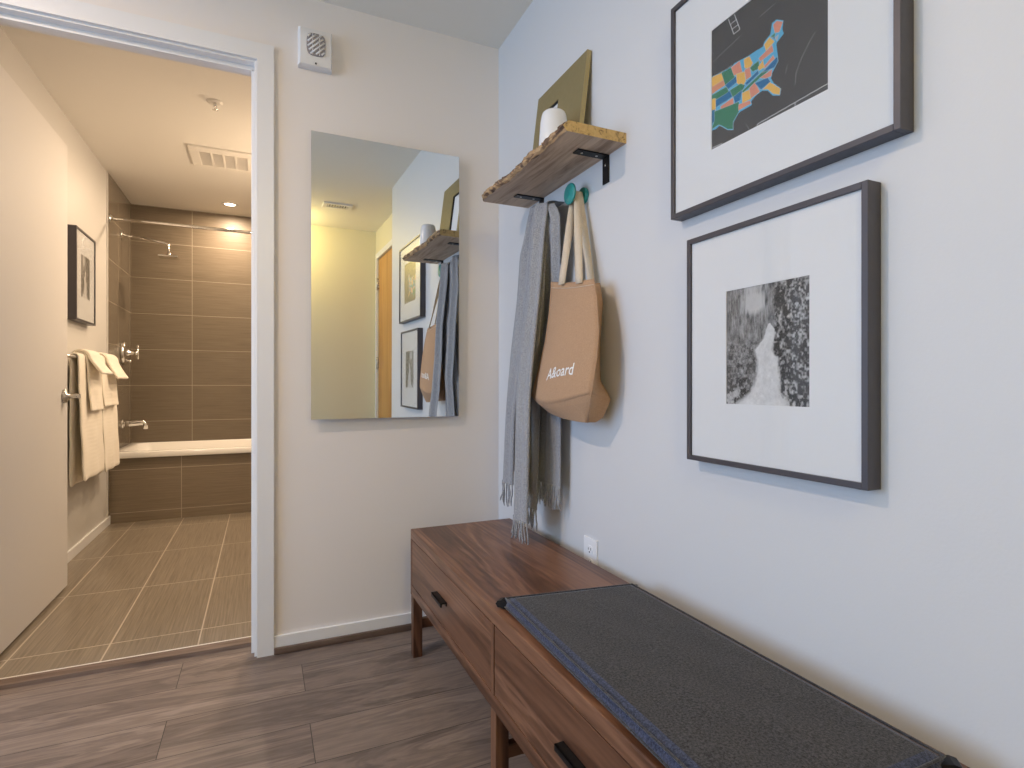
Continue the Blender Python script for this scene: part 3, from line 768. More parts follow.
# ================================================================ SHELF
SZ0, SZ1, SY0, SY1, SXF = 1.7025, 1.7325, 1.3185, 1.963, .758
sh = thing('live_edge_shelf', 'rough live edge wooden shelf on black brackets near the corner of the white wall', 'shelf', (WX, (SY0 + SY1) / 2, SZ0))
rs = random.Random(5)
NY = 61
wob = [0.0] * NY
for f_, a_ in ((2.3, .004), (5.1, .003), (11, .002), (23, .0012)):
    ph = rs.random() * 6
    for i in range(NY): wob[i] += a_ * math.sin(f_ * i / NY * 2 * PI * .5 + ph)
b = MB(); body = []; edge = []
for i in range(NY):
    t = i / (NY - 1); y = lerp(SY0, SY1, t)
    x = SXF + wob[i] + (.004 * max(0, (t - .93) / .07) ** 2) + .004 * max(0, (.05 - t) / .05)
    j = lambda: rs.uniform(-.0022, .0022)
    lowx = x + .004 + abs(j())
    # ring: underside wall -> underside front -> bark edge -> top front -> top wall
    edge.append([(lowx, y, SZ0), (x - .002 + j(), y, SZ0 + .006), (x - .004 + j() * 1.6, y, SZ0 + .013), (x + .000 + j() * 1.6, y, SZ0 + .020), (x + .003 + j() * 1.5, y, SZ0 + .026), (x + .012, y, SZ1)])
    body.append((lowx, x + .012, y))
for i in range(NY - 1):
    a, c_ = body[i], body[i + 1]
    b.add([(WX, a[2], SZ0), (a[0], a[2], SZ0), (c_[0], c_[2], SZ0), (WX, c_[2], SZ0)], [(0, 1, 2, 3)])
    b.add([(WX, a[2], SZ1), (a[1], a[2], SZ1), (c_[1], c_[2], SZ1), (WX, c_[2], SZ1)], [(3, 2, 1, 0)])
b.add([(WX, SY0, SZ0), (WX, SY1, SZ0), (WX, SY1, SZ1), (WX, SY0, SZ1)], [(0, 1, 2, 3)])
b.grid(edge, 1, False)
for k, (yy, e) in enumerate(((SY0, edge[0]), (SY1, edge[-1]))):
    pts = [(WX, yy, SZ0)] + e + [(WX, yy, SZ1)]
    b.add(pts, [tuple(range(len(pts)))], 2)
obj('board', b, [M['board'], M['bark'], M['endgrain']], sh)
for yb in (1.4185, 1.8445):
    hw = .0165
    b = MB().box(.846, WX - .004, yb - hw, yb + hw, SZ0 - .0045, SZ0 - .0002, 0, .0012)
    b.box(WX - .0045, WX - .0002, yb - hw, yb + hw, SZ0 - .083, SZ0 - .0002, 0, .0012)
    br_ = obj('bracket', b, M['black'], sh)
    br_['label'] = 'black angle bracket'
    for x in (.868, .920):
        obj('screw', MB().lathe([(.0042, 0), (.0042, -.0012), (.0025, -.002)], (x, yb, SZ0 - .0044), 'z', 12), M['steel'], br_)
    obj('screw', MB().lathe([(.0042, 0), (.0042, -.0012), (.0025, -.002)], (WX - .0044, yb, SZ0 - .028), 'x', 12), M['steel'], br_)

# ---------------------------------------------------------------- olive frame leaning on the shelf
GY0, GY1, GH, GT = 1.500, 1.842, .338, .016
GX, GZ = .8975, SZ1
tilt = math.atan2(.0415, .333)
go = thing('leaning_frame', 'olive gold picture frame leaning against the wall on the live edge shelf', 'picture frame', (GX, (GY0 + GY1) / 2, GZ))
def gp(d, y, h):      # d = depth behind the front face, h = height along the slope
    return (GX + d * math.cos(tilt) + h * math.sin(tilt), y, GZ + .0005 + h * math.cos(tilt) - d * math.sin(tilt) + GT * math.sin(tilt))
def gbox(b, d0, d1, y0, y1, h0, h1, mi=0):
    v = [gp(d, y, h) for d in (d0, d1) for y in (y0, y1) for h in (h0, h1)]
    return b.add(v, [(0, 1, 3, 2), (4, 6, 7, 5), (0, 4, 5, 1), (2, 3, 7, 6), (0, 2, 6, 4), (1, 5, 7, 3)], mi)
oy0, oy1, oh0, oh1 = 1.672, 1.800, .045, .258
b = MB()
gbox(b, 0, GT, GY0, oy0, 0, GH); gbox(b, 0, GT, oy1, GY1, 0, GH); gbox(b, 0, GT, oy0, oy1, 0, oh0); gbox(b, 0, GT, oy0, oy1, oh1, GH)
gbox(b, -.0006, GT - .0005, GY0 - .0008, GY0, .001, GH - .001, 1)
obj('frame', b, [M['gold'], M['gold_edge']], go)
obj('picture_sheet', gbox(MB(), .010, .012, oy0, oy1, oh0, oh1), M['mat'], go)['label'] = 'pale sheet in the opening'
b = MB()
for q in ((oy0, oy0 + .003, oh0, oh1), (oy1 - .003, oy1, oh0, oh1), (oy0, oy1, oh1 - .003, oh1), (oy0, oy1, oh0, oh0 + .003)): gbox(b, .003, .0098, *q)
obj('inner_lip', b, M['black'], go)['label'] = 'dark inner edge'

cup = tag(obj('cup', MB().lathe([(.0, 0), (.044, 0), (.0475, .003), (.0485, .010), (.0460, .05), (.0420, .100), (.0390, .118), (.0360, .126), (.0315, .130), (.0305, .126), (.034, .116), (.038, .05), (.039, .012), (0, .010)], (.836, 1.533, SZ1 + .0003), 'z', 40, cap=False), M['ceramic']), 'white ceramic cup in front of the olive frame on the live edge shelf', 'cup')

# ---------------------------------------------------------------- teal peg
KY, KZ = 1.545, 1.6205
kn = thing('wall_peg', 'teal round wall peg holding the tan tote bag', 'coat hook', (WX, KY, KZ))
obj('base_disc', MB().lathe([(0, 0), (.0260, 0), (.0268, -.002), (.0268, -.008), (.0250, -.011), (.010, -.0125)], (WX, KY, KZ), 'x', 36), M['teal'], kn)
obj('stem', MB().lathe([(.0105, -.010), (.0085, -.016), (.0085, -.050)], (WX, KY, KZ), 'x', 24), M['teal'], kn)
obj('front_disc', MB().lathe([(.0085, -.048), (.029, -.0495), (.0335, -.052), (.0340, -.056), (.0320, -.0585), (.0, -.060)], (WX, KY, KZ), 'x', 40), M['teal'], kn)

# ================================================================ TOTE BAG
bag = thing('tote_bag', 'tan canvas tote bag with cream straps hanging from the teal peg', 'bag', (.9, 1.54, .90))
# corner tracks from the mouth down: z, front-left, front-right, back-right, back-left (x, y)
LV = [  # z     FLx    FLy     FRx    FRy    BRx    BRy    BLx    BLy
    (1.335, .886, 1.640, .886, 1.386, .936, 1.430, .938, 1.632),
    (1.255, .881, 1.643, .877, 1.352, .940, 1.412, .944, 1.640),
    (1.160, .873, 1.655, .868, 1.328, .934, 1.416, .946, 1.655),
    (1.080, .867, 1.684, .860, 1.326, .934, 1.420, .948, 1.690),
    (1.020, .863, 1.712, .853, 1.332, .936, 1.420, .948, 1.715),
    (.968, .860, 1.736, .849, 1.340, .942, 1.376, .946, 1.738),
]
def lv(z):
    ks = LV[::-1]
    return interp(ks, z)
def bow(z):           # how far the front panel swells out
    t = (1.335 - z) / .367
    return .004 + .026 * math.sin(min(1, t) * PI * .62)
def face_pt(a, z):    # front panel, a = 0 left seam .. 1 right seam
    q = lv(z)
    x = lerp(q[0], q[2], a) - bow(z) * math.sin(PI * a) ** .8
    y = lerp(q[1], q[3], a)
    return (x, y, z)
# hem at the mouth slopes a little, the bottom crease sags to the right of the middle
def ztop(a): return 1.352 + (1.318 - 1.352) * a - .006 * math.sin(PI * a)
def zbot(a): return lerp(.968, .982, a) - .028 * math.sin(PI * a ** .85)
NA, NZ = 22, 26
b = MB()
b.grid([[face_pt(i / NA, lerp(ztop(i / NA), zbot(i / NA), j / NZ)) for i in range(NA + 1)] for j in range(NZ + 1)])
# right gusset, folded inwards along the middle
def gus(t, z, side):
    q = lv(z); w = (1.335 - z) / .367
    if side > 0: A, B = (q[2], q[3]), (q[4], q[5]); fold = .020 * (1 - .55 * w)
    else: A, B = (q[0], q[1]), (q[6], q[7]); fold = -.018 * (1 - .5 * w)
    return (lerp(A[0], B[0], t), lerp(A[1], B[1], t) + fold * math.sin(PI * t) * .8, z)
for side in (1, -1):
    a = 1 if side > 0 else 0
    rows = [[gus(i / 8, lerp(lerp(ztop(a), ztop(a) - .004, i / 8), lerp(zbot(a), .965, i / 8), j / NZ), side) for i in range(9)] for j in range(NZ + 1)]
    b.grid(rows)
# back panel
b.grid([[(lerp(lv(z)[6], lv(z)[4], i / NA) - .0 , lerp(lv(z)[7], lv(z)[5], i / NA), z) for i in range(NA + 1) for z in [lerp(1.340 - .022 * i / NA, .965, j / NZ)]] for j in range(NZ + 1)])
# bottom: crease loop -> smaller base
crease = [face_pt(i / NA, zbot(i / NA)) for i in range(NA + 1)] + [gus(i / 8, lerp(zbot(1), .965, i / 8), 1) for i in range(1, 9)]
crease += [(lerp(lv(.965)[4], lv(.965)[6], i / NA), lerp(lv(.965)[5], lv(.965)[7], i / NA), .965) for i in range(1, NA + 1)] + [gus(1 - i / 8, lerp(.965, zbot(0), i / 8), -1) for i in range(1, 8)]
def base_pt(p):
    y, x = p[1], p[0]
    ty = (y - 1.395) / (1.738 - 1.395)
    by = lerp(1.408, 1.655, max(-.05, min(1.0, ty)))
    bz = .8965 + .020 * max(0, ty) ** 1.6 + .012 * max(0, (x - .90) / .04)
    return (lerp(x, .907, .42), by, bz)
base = [base_pt(p) for p in crease]
rows = []
for t in (0, .25, .5, .75, 1):
    row = []
    for p, q in zip(crease, base):
        k = t ** 1.15
        row.append((lerp(p[0], q[0], k) , lerp(p[1], q[1], k), lerp(p[2], q[2], t)))
    rows.append(row + [row[0]])
b.grid(rows, 0, False)
b.add(base, [tuple(range(len(base)))])
bg = obj('bag_body', b, M['canvas'], bag)
solid(bg, .002, -1)
# hem band and side seams
b = MB()
b.tube([tuple(Vector(face_pt(i / NA, ztop(i / NA) - .0185)) + Vector((-.0008, 0, 0))) for i in range(NA + 1)], .0009, 5)
obj('hem_stitching', b, M['strap'], bag)['label'] = 'pale hem stitching'
obj('seam', MB().tube([tuple(Vector(face_pt(1, lerp(ztop(1), zbot(1), j / NZ))) + Vector((-.0005, -.001, 0))) for j in range(NZ + 1)] + [tuple(Vector(base_pt(face_pt(1, zbot(1)))))], .0022, 6), M['canvas'], bag)
obj('seam', MB().tube([tuple(Vector(face_pt(0, lerp(ztop(0), zbot(0), j / NZ))) + Vector((-.0005, .001, 0))) for j in range(NZ + 1)], .0022, 6), M['canvas'], bag)
# straps: flat webbing loops over the peg
def strap(path, w, wdir):
    rows = []
    for i, p in enumerate(path):
        p = Vector(p); d = Vector(wdir(i / (len(path) - 1))).normalized()
        rows.append([tuple(p - d * w / 2), tuple(p), tuple(p + d * w / 2)])
    return MB().grid(rows)
def loop(yL, yR, xb, xs, zb, wL=.032):
    pts = []
    top = Vector((xs, KY, KZ + .0115))
    L = Vector((xb, yL, zb[0])); R = Vector((xb, yR, zb[1]))
    for i in range(13):
        t = i / 12; pts.append(L.lerp(Vector((xs, KY + .0105, KZ)), t))
    for k in range(1, 8):
        a = PI * k / 8; pts.append(Vector((xs, KY + .0105 * math.cos(a), KZ + .0112 * math.sin(a))))
    for i in range(13):
        t = i / 12; pts.append(Vector((xs, KY - .0105, KZ)).lerp(R, t))
    return pts
def wd(t):
    k = min(1, abs(t - .5) * 2.4) ** 1.5
    return (1 - k * .55, -k * .95, 0)
for (yL, yR, xb, xs, zb) in ((1.548, 1.440, .872, .9235, (1.328, 1.314)), (1.548, 1.470, .936, .929, (1.335, 1.315))):
    pth = loop(yL, yR, xb, xs, zb)
    o = obj('strap', strap(pth, .025, wd), M['strap'], bag); solid(o, .002, 0)
# lettering, following the front panel
cu = bpy.data.curves.new('lettering', 'FONT'); cu.body = 'A&oard'; cu.size = 1; cu.resolution_u = 2; cu.offset = .012
tmp = bpy.data.objects.new('lettering', cu); COL.objects.link(tmp)
bpy.context.view_layer.update()
tme = bpy.data.meshes.new_from_object(tmp.evaluated_get(bpy.context.evaluated_depsgraph_get()))
bm = bmesh.new(); bm.from_mesh(tme)
bmesh.ops.triangulate(bm, faces=bm.faces[:])
bmesh.ops.subdivide_edges(bm, edges=[e for e in bm.edges if e.calc_length() > .12], cuts=1)
xs_ = [w.co.x for w in bm.verts]; wtx = max(xs_) - min(xs_); x0_ = min(xs_)
vs = []; fs = []
for w in bm.verts:
    a = lerp(.36, .77, (w.co.x - x0_) / wtx)
    t = (w.co.x - x0_) / wtx
    z = 1.034 + w.co.y * .050 - .012 * (1 - t) ** 2 + .004 * t
    p = Vector(face_pt(a, z)) + Vector((-.0012, 0, 0))
    vs.append(p)
bm.verts.index_update()
fs = [tuple(w.index for w in f.verts) for f in bm.faces]
bm.free(); bpy.data.objects.remove(tmp); bpy.data.curves.remove(cu); bpy.data.meshes.remove(tme)
obj('lettering', MB().add(vs, fs), M['ink'], bag)['label'] = 'white lettering'

# ================================================================ SCARF
sc = thing('scarf', 'grey fringed wool scarf hanging beside the tote bag with one end on the bench', 'scarf', (.90, 1.80, .47))
def drape(name, X, keys, bulge, seed, flat=.0, nfold=2, fringe=None):
    """a hanging fold between a left and right outline (picture points on the upright plane x = X(v))"""
    rows = []
    v0, v1 = keys[0][0], keys[-1][0]
    NR, NCOL = 44, 18
    rr = random.Random(seed); ph = rr.random() * 6
    for j in range(NR + 1):
        t = j / NR; v = lerp(v0, v1, t)
        uL, uR = interp(keys, v)
        x = X(t)
        pL, pR = onx(x, uL, v), onx(x, uR, v)
        z = (pL[2] + pR[2]) / 2
        row = []
        for i in range(NCOL + 1):
            a = i / NCOL
            out = bulge * math.sin(PI * a) ** .7 * (1 - .25 * t) + .0065 * math.sin(nfold * 2 * PI * a + ph + t * 1.4) * (1 - .35 * t)
            row.append((x - out, lerp(pL[1], pR[1], a), z + .004 * math.sin(PI * a) * flat))
        rows.append(row)
    # over the top the cloth rounds back towards the wall
    top = []
    r0 = rows[0]; ym = (r0[0][1] + r0[-1][1]) / 2
    for q in range(6):
        a = PI / 2 * q / 6
        top.append([(min(WX - .003, p[0] + .045 * (1 - math.sin(a))), ym + (p[1] - ym) * (.80 + .20 * math.sin(a)), p[2] + .016 * math.cos(a) - .016 * 0) for p in r0])
    rows = top + rows
    # the fold turns back to the wall at both sides and behind
    full = []
    for row in rows:
        back = [(min(WX - .002, row[0][0] + bulge * .20 * math.sin(PI * k / 6) + .002), lerp(row[-1][1], row[0][1], k / 6), row[0][2]) for k in range(1, 6)]
        full.append(row + back + [row[0]])
    b = MB().grid(full)
    b.add([p for p in full[-1][:-1]], [tuple(range(len(full[-1]) - 1))]); b.add([p for p in full[0][:-1]], [tuple(range(len(full[0]) - 1))])
    o = obj('draped_fold', b, M['scarf'], sc)
    if fringe:
        n, ln, zmin = fringe
        fb = MB(); last = rows[-1]
        for k in range(n):
            a = (k + .5 + rr.uniform(-.25, .25)) / n
            i = min(NCOL - 1, int(a * NCOL)); f_ = a * NCOL - i
            p = Vector(last[i]).lerp(Vector(last[i + 1]), f_)
            l_ = ln * rr.uniform(.8, 1.08); pts = []
            sx, sy = rr.uniform(-.010, .004), rr.uniform(-.012, .012)
            for q in range(7):
                w = q / 6
                pt = p + Vector((sx * w * w + rr.uniform(-.0012, .0012), sy * w * w + .003 * math.sin(w * 6 + k), -l_ * w + .004))
                pt.x = min(pt.x, WX - .004)
                if pt.z < zmin: pt = Vector((pt.x - (zmin - pt.z) * .5, pt.y + (zmin - pt.z) * .35 * rr.uniform(-.5, 1), zmin + .0003))
                pts.append(pt)
            fb.tube(pts, [.0030, .0026, .0027, .0026, .0027, .0026, .0014], 6)
        f = obj('fringe', fb, M['scarf'], o)
    return o
# flat half against the wall
drape('r', lambda t: lerp(.895, .920, max(0, min(1, (t - .08) * 4))), [(209, 541, 556), (213, 542, 559), (222, 543, 561.5), (300, 541, 563), (350, 540, 562.5), (400, 537, 562.5), (483, 533, 562)],   .014, 1, nfold=3, fringe=(26, .080, .472))
drape('t', lambda t: lerp(.905, .888, t), [(209, 537, 546), (235, 538, 547), (300, 536, 544), (400, 532, 541), (508, 528, 538)], .016, 2, nfold=1, fringe=(8, .072, .472))
drape('l', lambda t: lerp(.905, .850, min(1, t * 1.6)), [(209, 532, 541), (220, 529, 538), (238, 525.5, 536), (254, 521.5, 533), (300, 518, 531), (350, 512, 525), (400, 507.5, 518), (420, 506, 516), (483, 503, 514)],   .018, 3, nfold=2, fringe=(10, .085, .472))
drape('m', lambda t: lerp(.905, .872, min(1, t * 2)), [(209, 535, 543), (235, 531, 540), (300, 524, 536), (350, 517, 530), (400, 511, 524), (470, 507, 521)], .014, 6, nfold=1)
drape('n', lambda t: lerp(.900, .868, min(1, t * 2)), [(208.5, 541, 550), (235, 540, 549), (300, 534, 545), (345, 529, 540), (380, 526, 530.5), (400, 525, 528.5), (492, 520, 529)], .016, 7, nfold=1)
drape('c', lambda t: lerp(.885, .815, min(1, t * 1.4)), [(207.5, 537, 549.5), (212, 536, 550), (235, 533.5, 547), (300, 530, 541.5), (350, 522, 536), (400, 517, 531.5), (519.5, 514, 528.5)], .024, 4, nfold=2, fringe=(14, .076, .471))
# ================================================================ OUTLET
ol = thing('wall_outlet', 'white double power outlet low on the wall just above the bench', 'outlet', (WX, 1.503, .463))
oy, oz = 1.503, .4625
obj('cover_plate', MB().box(WX - .006, WX, oy - .0385, oy + .0385, oz - .0575, oz + .0575, 0, .0025), M['outlet'], ol)
for dz in (.0205, -.0205):
    f = obj('socket', MB().prism([(oy + p[0], oz + dz + p[1]) for p in rsq(0, 0, .0165, .0140, 24, .7)], 'x', WX - .0078, WX - .005), M['outlet'], ol)
    b = MB().box(WX - .0082, WX - .0076, oy - .0075, oy - .0055, oz + dz - .001, oz + dz + .0075).box(WX - .0082, WX - .0076, oy + .0055, oy + .0075, oz + dz - .001, oz + dz + .0065)
    b.lathe([(.0026, 0), (.0026, -.0006)], (WX - .0076, oy, oz + dz - .0065), 'x', 12)
    obj('slots', b, M['dark_hole'], f)['label'] = 'dark socket slots'

# ================================================================ BATHTUB
TX0, TX1, TY0, TY1, TZ = XL + .007, XR - .007, 4.765, YB - .0005, .520
tub = thing('bathtub', 'white built-in bathtub behind a brown tiled front', 'bathtub', ((TX0 + TX1) / 2, (TY0 + TY1) / 2, BZ))
def rrect(x0, x1, y0, y1, r, z, n=6):
    o = []
    for cx, cy, a0 in ((x1 - r, y1 - r, 0), (x0 + r, y1 - r, PI / 2), (x0 + r, y0 + r, PI), (x1 - r, y0 + r, 1.5 * PI)):
        for k in range(n + 1):
            a = a0 + PI / 2 * k / n; o.append((cx + r * math.cos(a), cy + r * math.sin(a), z))
    return o
R_ = [rrect(TX0, TX1, TY0 + .002, TY1, .004, TZ - .044), rrect(TX0, TX1, TY0, TY1, .006, TZ - .040), rrect(TX0, TX1, TY0, TY1, .008, TZ - .005), rrect(TX0 + .004, TX1 - .004, TY0 + .004, TY1 - .004, .008, TZ),
      rrect(TX0 + .060, TX1 - .060, TY0 + .055, TY1 - .055, .09, TZ), rrect(TX0 + .066, TX1 - .066, TY0 + .061, TY1 - .061, .09, TZ - .006), rrect(TX0 + .10, TX1 - .16, TY0 + .085, TY1 - .085, .11, .20), rrect(TX0 + .15, TX1 - .26, TY0 + .13, TY1 - .13, .10, .12)]
b = MB(); n_ = len(R_[0])
b.add([p for q in R_ for p in q], [(i * n_ + k, i * n_ + (k + 1) % n_, (i + 1) * n_ + (k + 1) % n_, (i + 1) * n_ + k) for i in range(len(R_) - 1) for k in range(n_)], 0, True)
b.add(R_[-1], [tuple(range(n_))])
o = obj('basin', b, M['enamel'], tub)
obj('overflow_plate', MB().lathe([(.0, 0), (.030, 0), (.030, .004), (.026, .008), (0, .009)], (TX0 + .080, 5.17, .40), 'x', 28), M['chrome'], tub)['label'] = 'chrome overflow plate'

# ================================================================ SHOWER FITTINGS
TW = XL + .006                                       # face of the tiled side wall
rod = thing('shower_rod', 'chrome shower curtain rod across the tub alcove near the ceiling', 'shower rod', ((XL + XR) / 2, 4.80, 2.185))
obj('rod', MB().tube([(TW + .004, 4.80, 2.196), (XR - .010, 4.80, 2.196)], .0125, 16), M['chrome'], rod)
for x, s_ in ((TW, 1), (XR - .006, -1)):
    obj('wall_flange', MB().lathe([(0, 0), (.030, 0), (.029, s_ * .006), (.018, s_ * .016), (.0128, s_ * .018)], (x, 4.80, 2.196), 'x', 24), M['chrome'], rod)
SY = 5.18
sp_ = thing('rain_shower', 'square chrome rain shower on an arm from the tiled wall', 'shower', (TW, SY, 2.17))
obj('wall_flange', MB().lathe([(0, 0), (.036, 0), (.036, .004), (.028, .010), (.012, .013)], (TW, SY, 2.172), 'x', 24), M['chrome'], sp_)
pts = [(TW, SY, 2.172), (-.725, SY, 2.140)]
for k in range(1, 7):
    a = PI / 2 * k / 6; pts.append((-.725 + .045 * math.sin(a), SY, 2.140 - .045 * (1 - math.cos(a))))
pts.append((-.68, SY, 2.046))
obj('arm', MB().tube(pts, .0095, 12), M['chrome'], sp_)
obj('swivel', MB().lathe([(.010, .012), (.015, .008), (.015, -.004), (.010, -.010)], (-.68, SY, 2.042), 'z', 16), M['chrome'], sp_)
obj('spray_plate', MB().box(-.748, -.612, SY - .068, SY + .068, 2.020, 2.031, 0, .002), M['chrome'], sp_)
va = thing('shower_valve', 'chrome shower valve with a cross bar handle on a round plate', 'tap', (TW, 5.20, 1.255))
obj('wall_plate', MB().lathe([(0, 0), (.088, 0), (.090, .006), (.087, .020), (.074, .030), (.03, .033)], (TW, 5.20, 1.255), 'x', 36), M['chrome'], va)
obj('neck', MB().lathe([(.030, .030), (.028, .042), (.016, .055), (.013, .085), (.018, .098)], (TW, 5.20, 1.255), 'x', 20), M['chrome'], va)
obj('handle', MB().tube([(TW + .101, 5.20, 1.205), (TW + .101, 5.20, 1.315)], .0085, 12).tube([(TW + .09, 5.20, 1.255), (TW + .11, 5.20, 1.255)], .014, 12), M['chrome'], va)
obj('diverter', MB().lathe([(.012, .020), (.012, .055), (.009, .060)], (TW, 5.20, 1.190), 'x', 14), M['chrome'], va)
so = thing('tub_spout', 'chrome tub spout low on the tiled wall above the bathtub', 'tap', (TW, 5.19, .69))
obj('wall_flange', MB().lathe([(0, 0), (.036, 0), (.035, .006), (.026, .012)], (TW, 5.19, .700), 'x', 24), M['chrome'], so)
b = MB().tube([(TW + .004, 5.19, .700), (TW + .05, 5.19, .700), (TW + .125, 5.19, .706), (TW + .145, 5.19, .704), (TW + .153, 5.19, .690), (TW + .154, 5.19, .655)], [.024, .0235, .021, .021, .020, .017], 18)
obj('spout', b, M['chrome'], so)

# ================================================================ TOWELS
BRZ, BRX = 1.158, -.922
tr = thing('towel_rail', 'chrome towel rail on the bathroom wall under the picture', 'towel rail', (XL, 3.95, BRZ))
obj('rail', MB().tube([(BRX, 3.33, BRZ), (BRX, 4.60, BRZ)], .009, 14), M['chrome'], tr)
for y in (3.36, 4.57):
    obj('post', MB().lathe([(0, 0), (.024, 0), (.023, .006), (.010, .010), (.010, BRX - XL + .004)], (XL, y, BRZ), 'x', 18), M['chrome'], tr)
def towel(name, label, cat, group, y0, y1, zf, zb, out, flare, seed, th=.010, yskew=0.0, rip=.004, nf=2):
    """cloth hung over the rail: back drop, arch, front drop; out = layers underneath"""
    rr = random.Random(seed); ph = rr.random() * 6
    r_ = .010 + out + th / 2
    prof = []
    nb, nf_ = 16, 18
    zc = BRZ
    for k in range(nb + 1):
        t = k / nb; prof.append((BRX - r_ - .006 * (1 - t), lerp(zb, zc, t), 1 - t))
    for k in range(1, 9):
        a = PI * k / 9; prof.append((BRX - r_ * math.cos(a), zc + r_ * math.sin(a), 0))
    for k in range(nf_ + 1):
        t = k / nf_; prof.append((BRX + r_ + flare * t ** 1.2, lerp(zc, zf, t), t))
    rows = []
    NW = 14
    for (x, z, t) in prof:
        row = []
        for i in range(NW + 1):
            a = i / NW
            w = rip * t * math.sin(2 * PI * nf * a + ph) + .0015 * math.sin(9 * a + z * 30)
            y = lerp(y0, y1, a) + yskew * t + .010 * t * (a - .5)
            row.append((max(XL + .008, x + w), y, z))
        rows.append(row)
    o = obj(name, MB().grid(rows), M['towel'])
    solid(o, th, 0); smoothmod(o, 1)
    return tag(o, label, cat, group)
G1 = 'white towels layered on the rail'
towel('bath_towel', 'long white bath towel nearest the open door on the rail', 'towel', G1, 3.69, 4.115, .478, .450, .0, .022, 1, .013, rip=.006)
towel('hand_towel', 'white hand towel over the long towel nearest the door', 'towel', G1, 3.80, 4.055, .856, .90, .013, .024, 2, .011)
towel('washcloth', 'folded white washcloth on top of the hand towel nearest the door', 'washcloth', G1, 3.80, 4.03, 1.068, 1.10, .025, .055, 3, .016, nf=1)
towel('bath_towel', 'long white bath towel nearest the tub on the rail', 'towel', G1, 4.135, 4.50, .463, .44, .0, .022, 4, .013, rip=.006)
towel('hand_towel', 'white hand towel over the long towel nearest the tub', 'towel', G1, 4.085, 4.43, .872, .90, .013, .024, 5, .011)
towel('washcloth', 'folded white washcloth on top of the hand towel nearest the tub', 'washcloth', G1, 4.18, 4.46, 1.045, 1.09, .025, .060, 6, .016, nf=1)

# ================================================================ CEILING FITTINGS
def downlight(x, y, z, label, lens, group=None):
    t = thing('downlight', label, 'ceiling light', (x, y, z), group)
    obj('trim_ring', MB().lathe([(.040, -.002), (.044, -.006), (.062, -.004), (.064, 0)], (x, y, z), 'z', 36, cap=False), M['plastic'], t)
    obj('lens', MB().lathe([(.0, -.0015), (.040, -.0018), (.041, -.0008)], (x, y, z), 'z', 32, cap=False), lens, t)
downlight(-.244, 5.19, BCEIL, 'lit round recessed ceiling light above the tub', M['lens'])
ev = thing('exhaust_vent', 'square white exhaust fan grille on the bathroom ceiling', 'vent', (-.245, 4.17, BCEIL))
vx0, vx1, vy0, vy1 = -.425, -.06, 3.985, 4.345
b = MB()
for q in ((vx0, vx1, vy0, vy0 + .07), (vx0, vx1, vy1 - .05, vy1), (vx0, vx0 + .055, vy0 + .07, vy1 - .05), (vx1 - .03, vx1, vy0 + .07, vy1 - .05)): b.box(q[0], q[1], q[2], q[3], BCEIL - .014, BCEIL, 0, .003)
obj('frame', b, M['vent'], ev)
b = MB()
for k in range(13):
    y = lerp(vy0 + .075, vy1 - .055, k / 12); b.box(vx0 + .055, vx1 - .03, y - .003, y + .003, BCEIL - .012, BCEIL - .003)
for k in range(1, 4):
    x = lerp(vx0 + .055, vx1 - .03, k / 4); b.box(x - .006, x + .006, vy0 + .07, vy1 - .05, BCEIL - .0135, BCEIL - .002)
obj('slats', b, M['vent'], ev)
obj('duct_shade', MB().box(vx0 + .055, vx1 - .03, vy0 + .07, vy1 - .05, BCEIL - .002, BCEIL), M['shoe'], ev)  # flat brown plate, the shade behind the slats painted as colour
sk = thing('fire_sprinkler', 'small white fire sprinkler on the bathroom ceiling near the doorway', 'sprinkler', (-.228, 3.34, BCEIL))
obj('escutcheon', MB().lathe([(0, 0), (.038, 0), (.036, -.005), (.024, -.010), (.012, -.006), (0, -.006)], (-.228, 3.34, BCEIL), 'z', 28), M['vent'], sk)
b = MB().lathe([(.008, -.004), (.007, -.022), (.003, -.024)], (-.228, 3.34, BCEIL), 'z', 12)
for dx in (-.009, .009): b.tube([(-.228 + dx * .6, 3.34, BCEIL - .018), (-.228 + dx, 3.34, BCEIL - .028), (-.228 + dx * .3, 3.34, BCEIL - .040)], .0018, 6)
obj('nozzle', b, M['chrome'], sk)
obj('deflector', MB().lathe([(0, -.040), (.015, -.040), (.015, -.0415), (0, -.0425)], (-.228, 3.34, BCEIL), 'z', 16), M['chrome'], sk)
hv = thing('ceiling_vent', 'white slotted air vent on the hall ceiling seen in the mirror', 'vent', (.64, -.46, CEIL))
hx0, hx1, hy0, hy1 = .52, .76, -.53, -.39
b = MB()
for q in ((hx0, hx1, hy0, hy0 + .03), (hx0, hx1, hy1 - .03, hy1), (hx0, hx0 + .035, hy0 + .03, hy1 - .03), (hx1 - .035, hx1, hy0 + .03, hy1 - .03)): b.box(q[0], q[1], q[2], q[3], CEIL - .010, CEIL, 0, .002)
obj('frame', b, M['vent'], hv)
b = MB()
for k in range(8):
    x = lerp(hx0 + .045, hx1 - .045, k / 7); b.box(x - .0045, x + .0045, hy0 + .03, hy1 - .03, CEIL - .009, CEIL - .002)
obj('slats', b, M['vent'], hv)
obj('duct_shade', MB().box(hx0 + .035, hx1 - .035, hy0 + .03, hy1 - .03, CEIL - .0015, CEIL), M['dark_hole'], hv)  # thin near-black plate painted as the shade between the slats
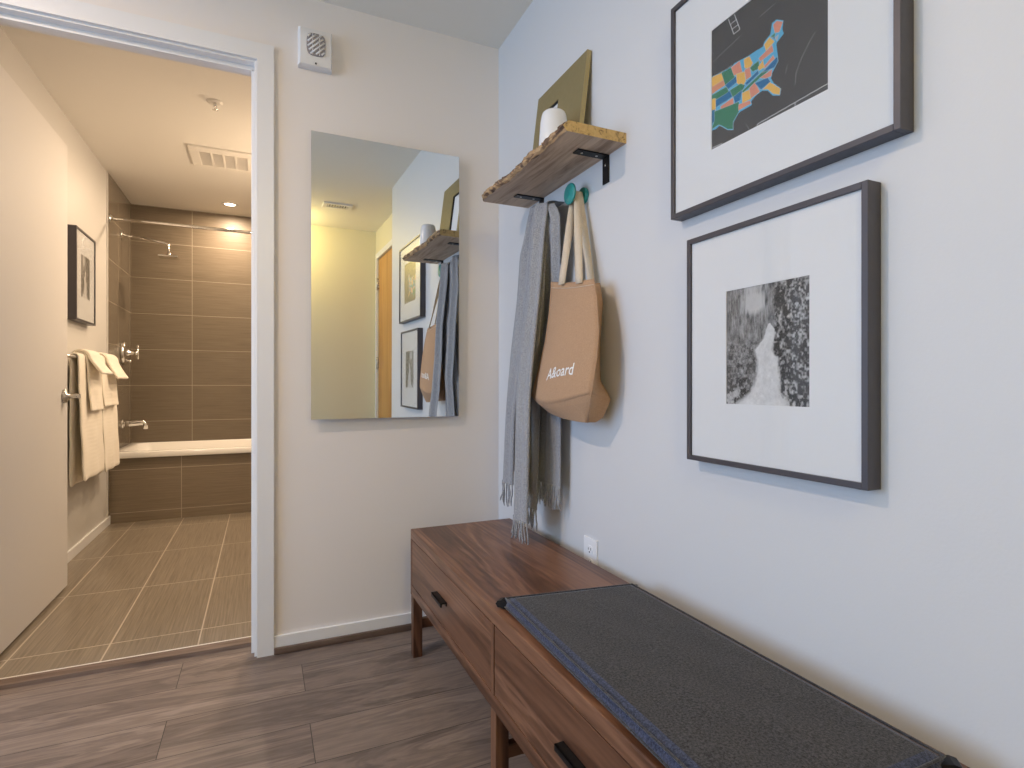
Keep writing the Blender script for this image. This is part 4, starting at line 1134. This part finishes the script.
# ================================================================ LIGHT
def area(name, loc, rot, sx, sy, power, col, shape='RECTANGLE', spread=180):
    l = bpy.data.lights.new(name, 'AREA'); l.shape = shape; l.size = sx
    if shape in ('RECTANGLE', 'ELLIPSE'): l.size_y = sy
    l.energy = power; l.color = col; l.spread = math.radians(spread)
    o = bpy.data.objects.new(name, l); COL.objects.link(o); o.location = loc; o.rotation_euler = rot
    return o
area('window_daylight', (LX - .12, (WY0 + WY1) / 2, (WZ0 + WZ1) / 2), (0, -PI / 2, 0), WZ1 - WZ0, WY1 - WY0, P_WIN, C_WIN)
l = bpy.data.lights.new('entry_lamp', 'POINT'); l.energy = P_ENTRY; l.color = C_ENTRY; l.shadow_soft_size = .06
o = bpy.data.objects.new('entry_lamp', l); COL.objects.link(o); o.location = (.18, -.88, CEIL - .16)
area('hall_lamp', (-.95, 1.25, CEIL - .012), (0, 0, 0), .10, .10, P_HALL, C_HALL, 'DISK')
area('tub_lamp', (-.244, 5.19, BCEIL - .012), (0, 0, 0), .08, .08, P_TUB, C_BATH, 'DISK')
area('bath_lamp', (.30, 4.0, BCEIL - .012), (0, 0, 0), .30, .30, P_BATH, C_BATH, 'DISK')
area('vanity_lamp', (XR - .05, 3.9, 1.95), (0, PI / 2, 0), .12, .6, P_VAN, C_BATH)
w = bpy.data.worlds.new('outside'); w.use_nodes = True; SC.world = w
bg_ = w.node_tree.nodes['Background']; bg_.inputs[0].default_value = (.75, .85, 1, 1); bg_.inputs[1].default_value = .6

# ================================================================ CAMERA
cd = bpy.data.cameras.new('camera'); cd.sensor_width = 36; cd.lens = 36 * FPX / 1024; cd.clip_start = .02
co = bpy.data.objects.new('camera', cd); COL.objects.link(co)
co.location = (0, 0, EYE); co.rotation_euler = (PI / 2, 0, -YAW)
SC.camera = co
SC.view_settings.view_transform = 'Standard'; SC.view_settings.look = 'None'; SC.view_settings.exposure = EXPOSURE; SC.view_settings.gamma = 1
SC.view_settings.use_curve_mapping = False
SC.cycles.use_denoising = True
SC.cycles.max_bounces = 10; SC.cycles.diffuse_bounces = 6; SC.cycles.glossy_bounces = 5; SC.cycles.transparent_max_bounces = 12
SC.cycles.caustics_reflective = False; SC.cycles.caustics_refractive = False; SC.cycles.sample_clamp_indirect = 6
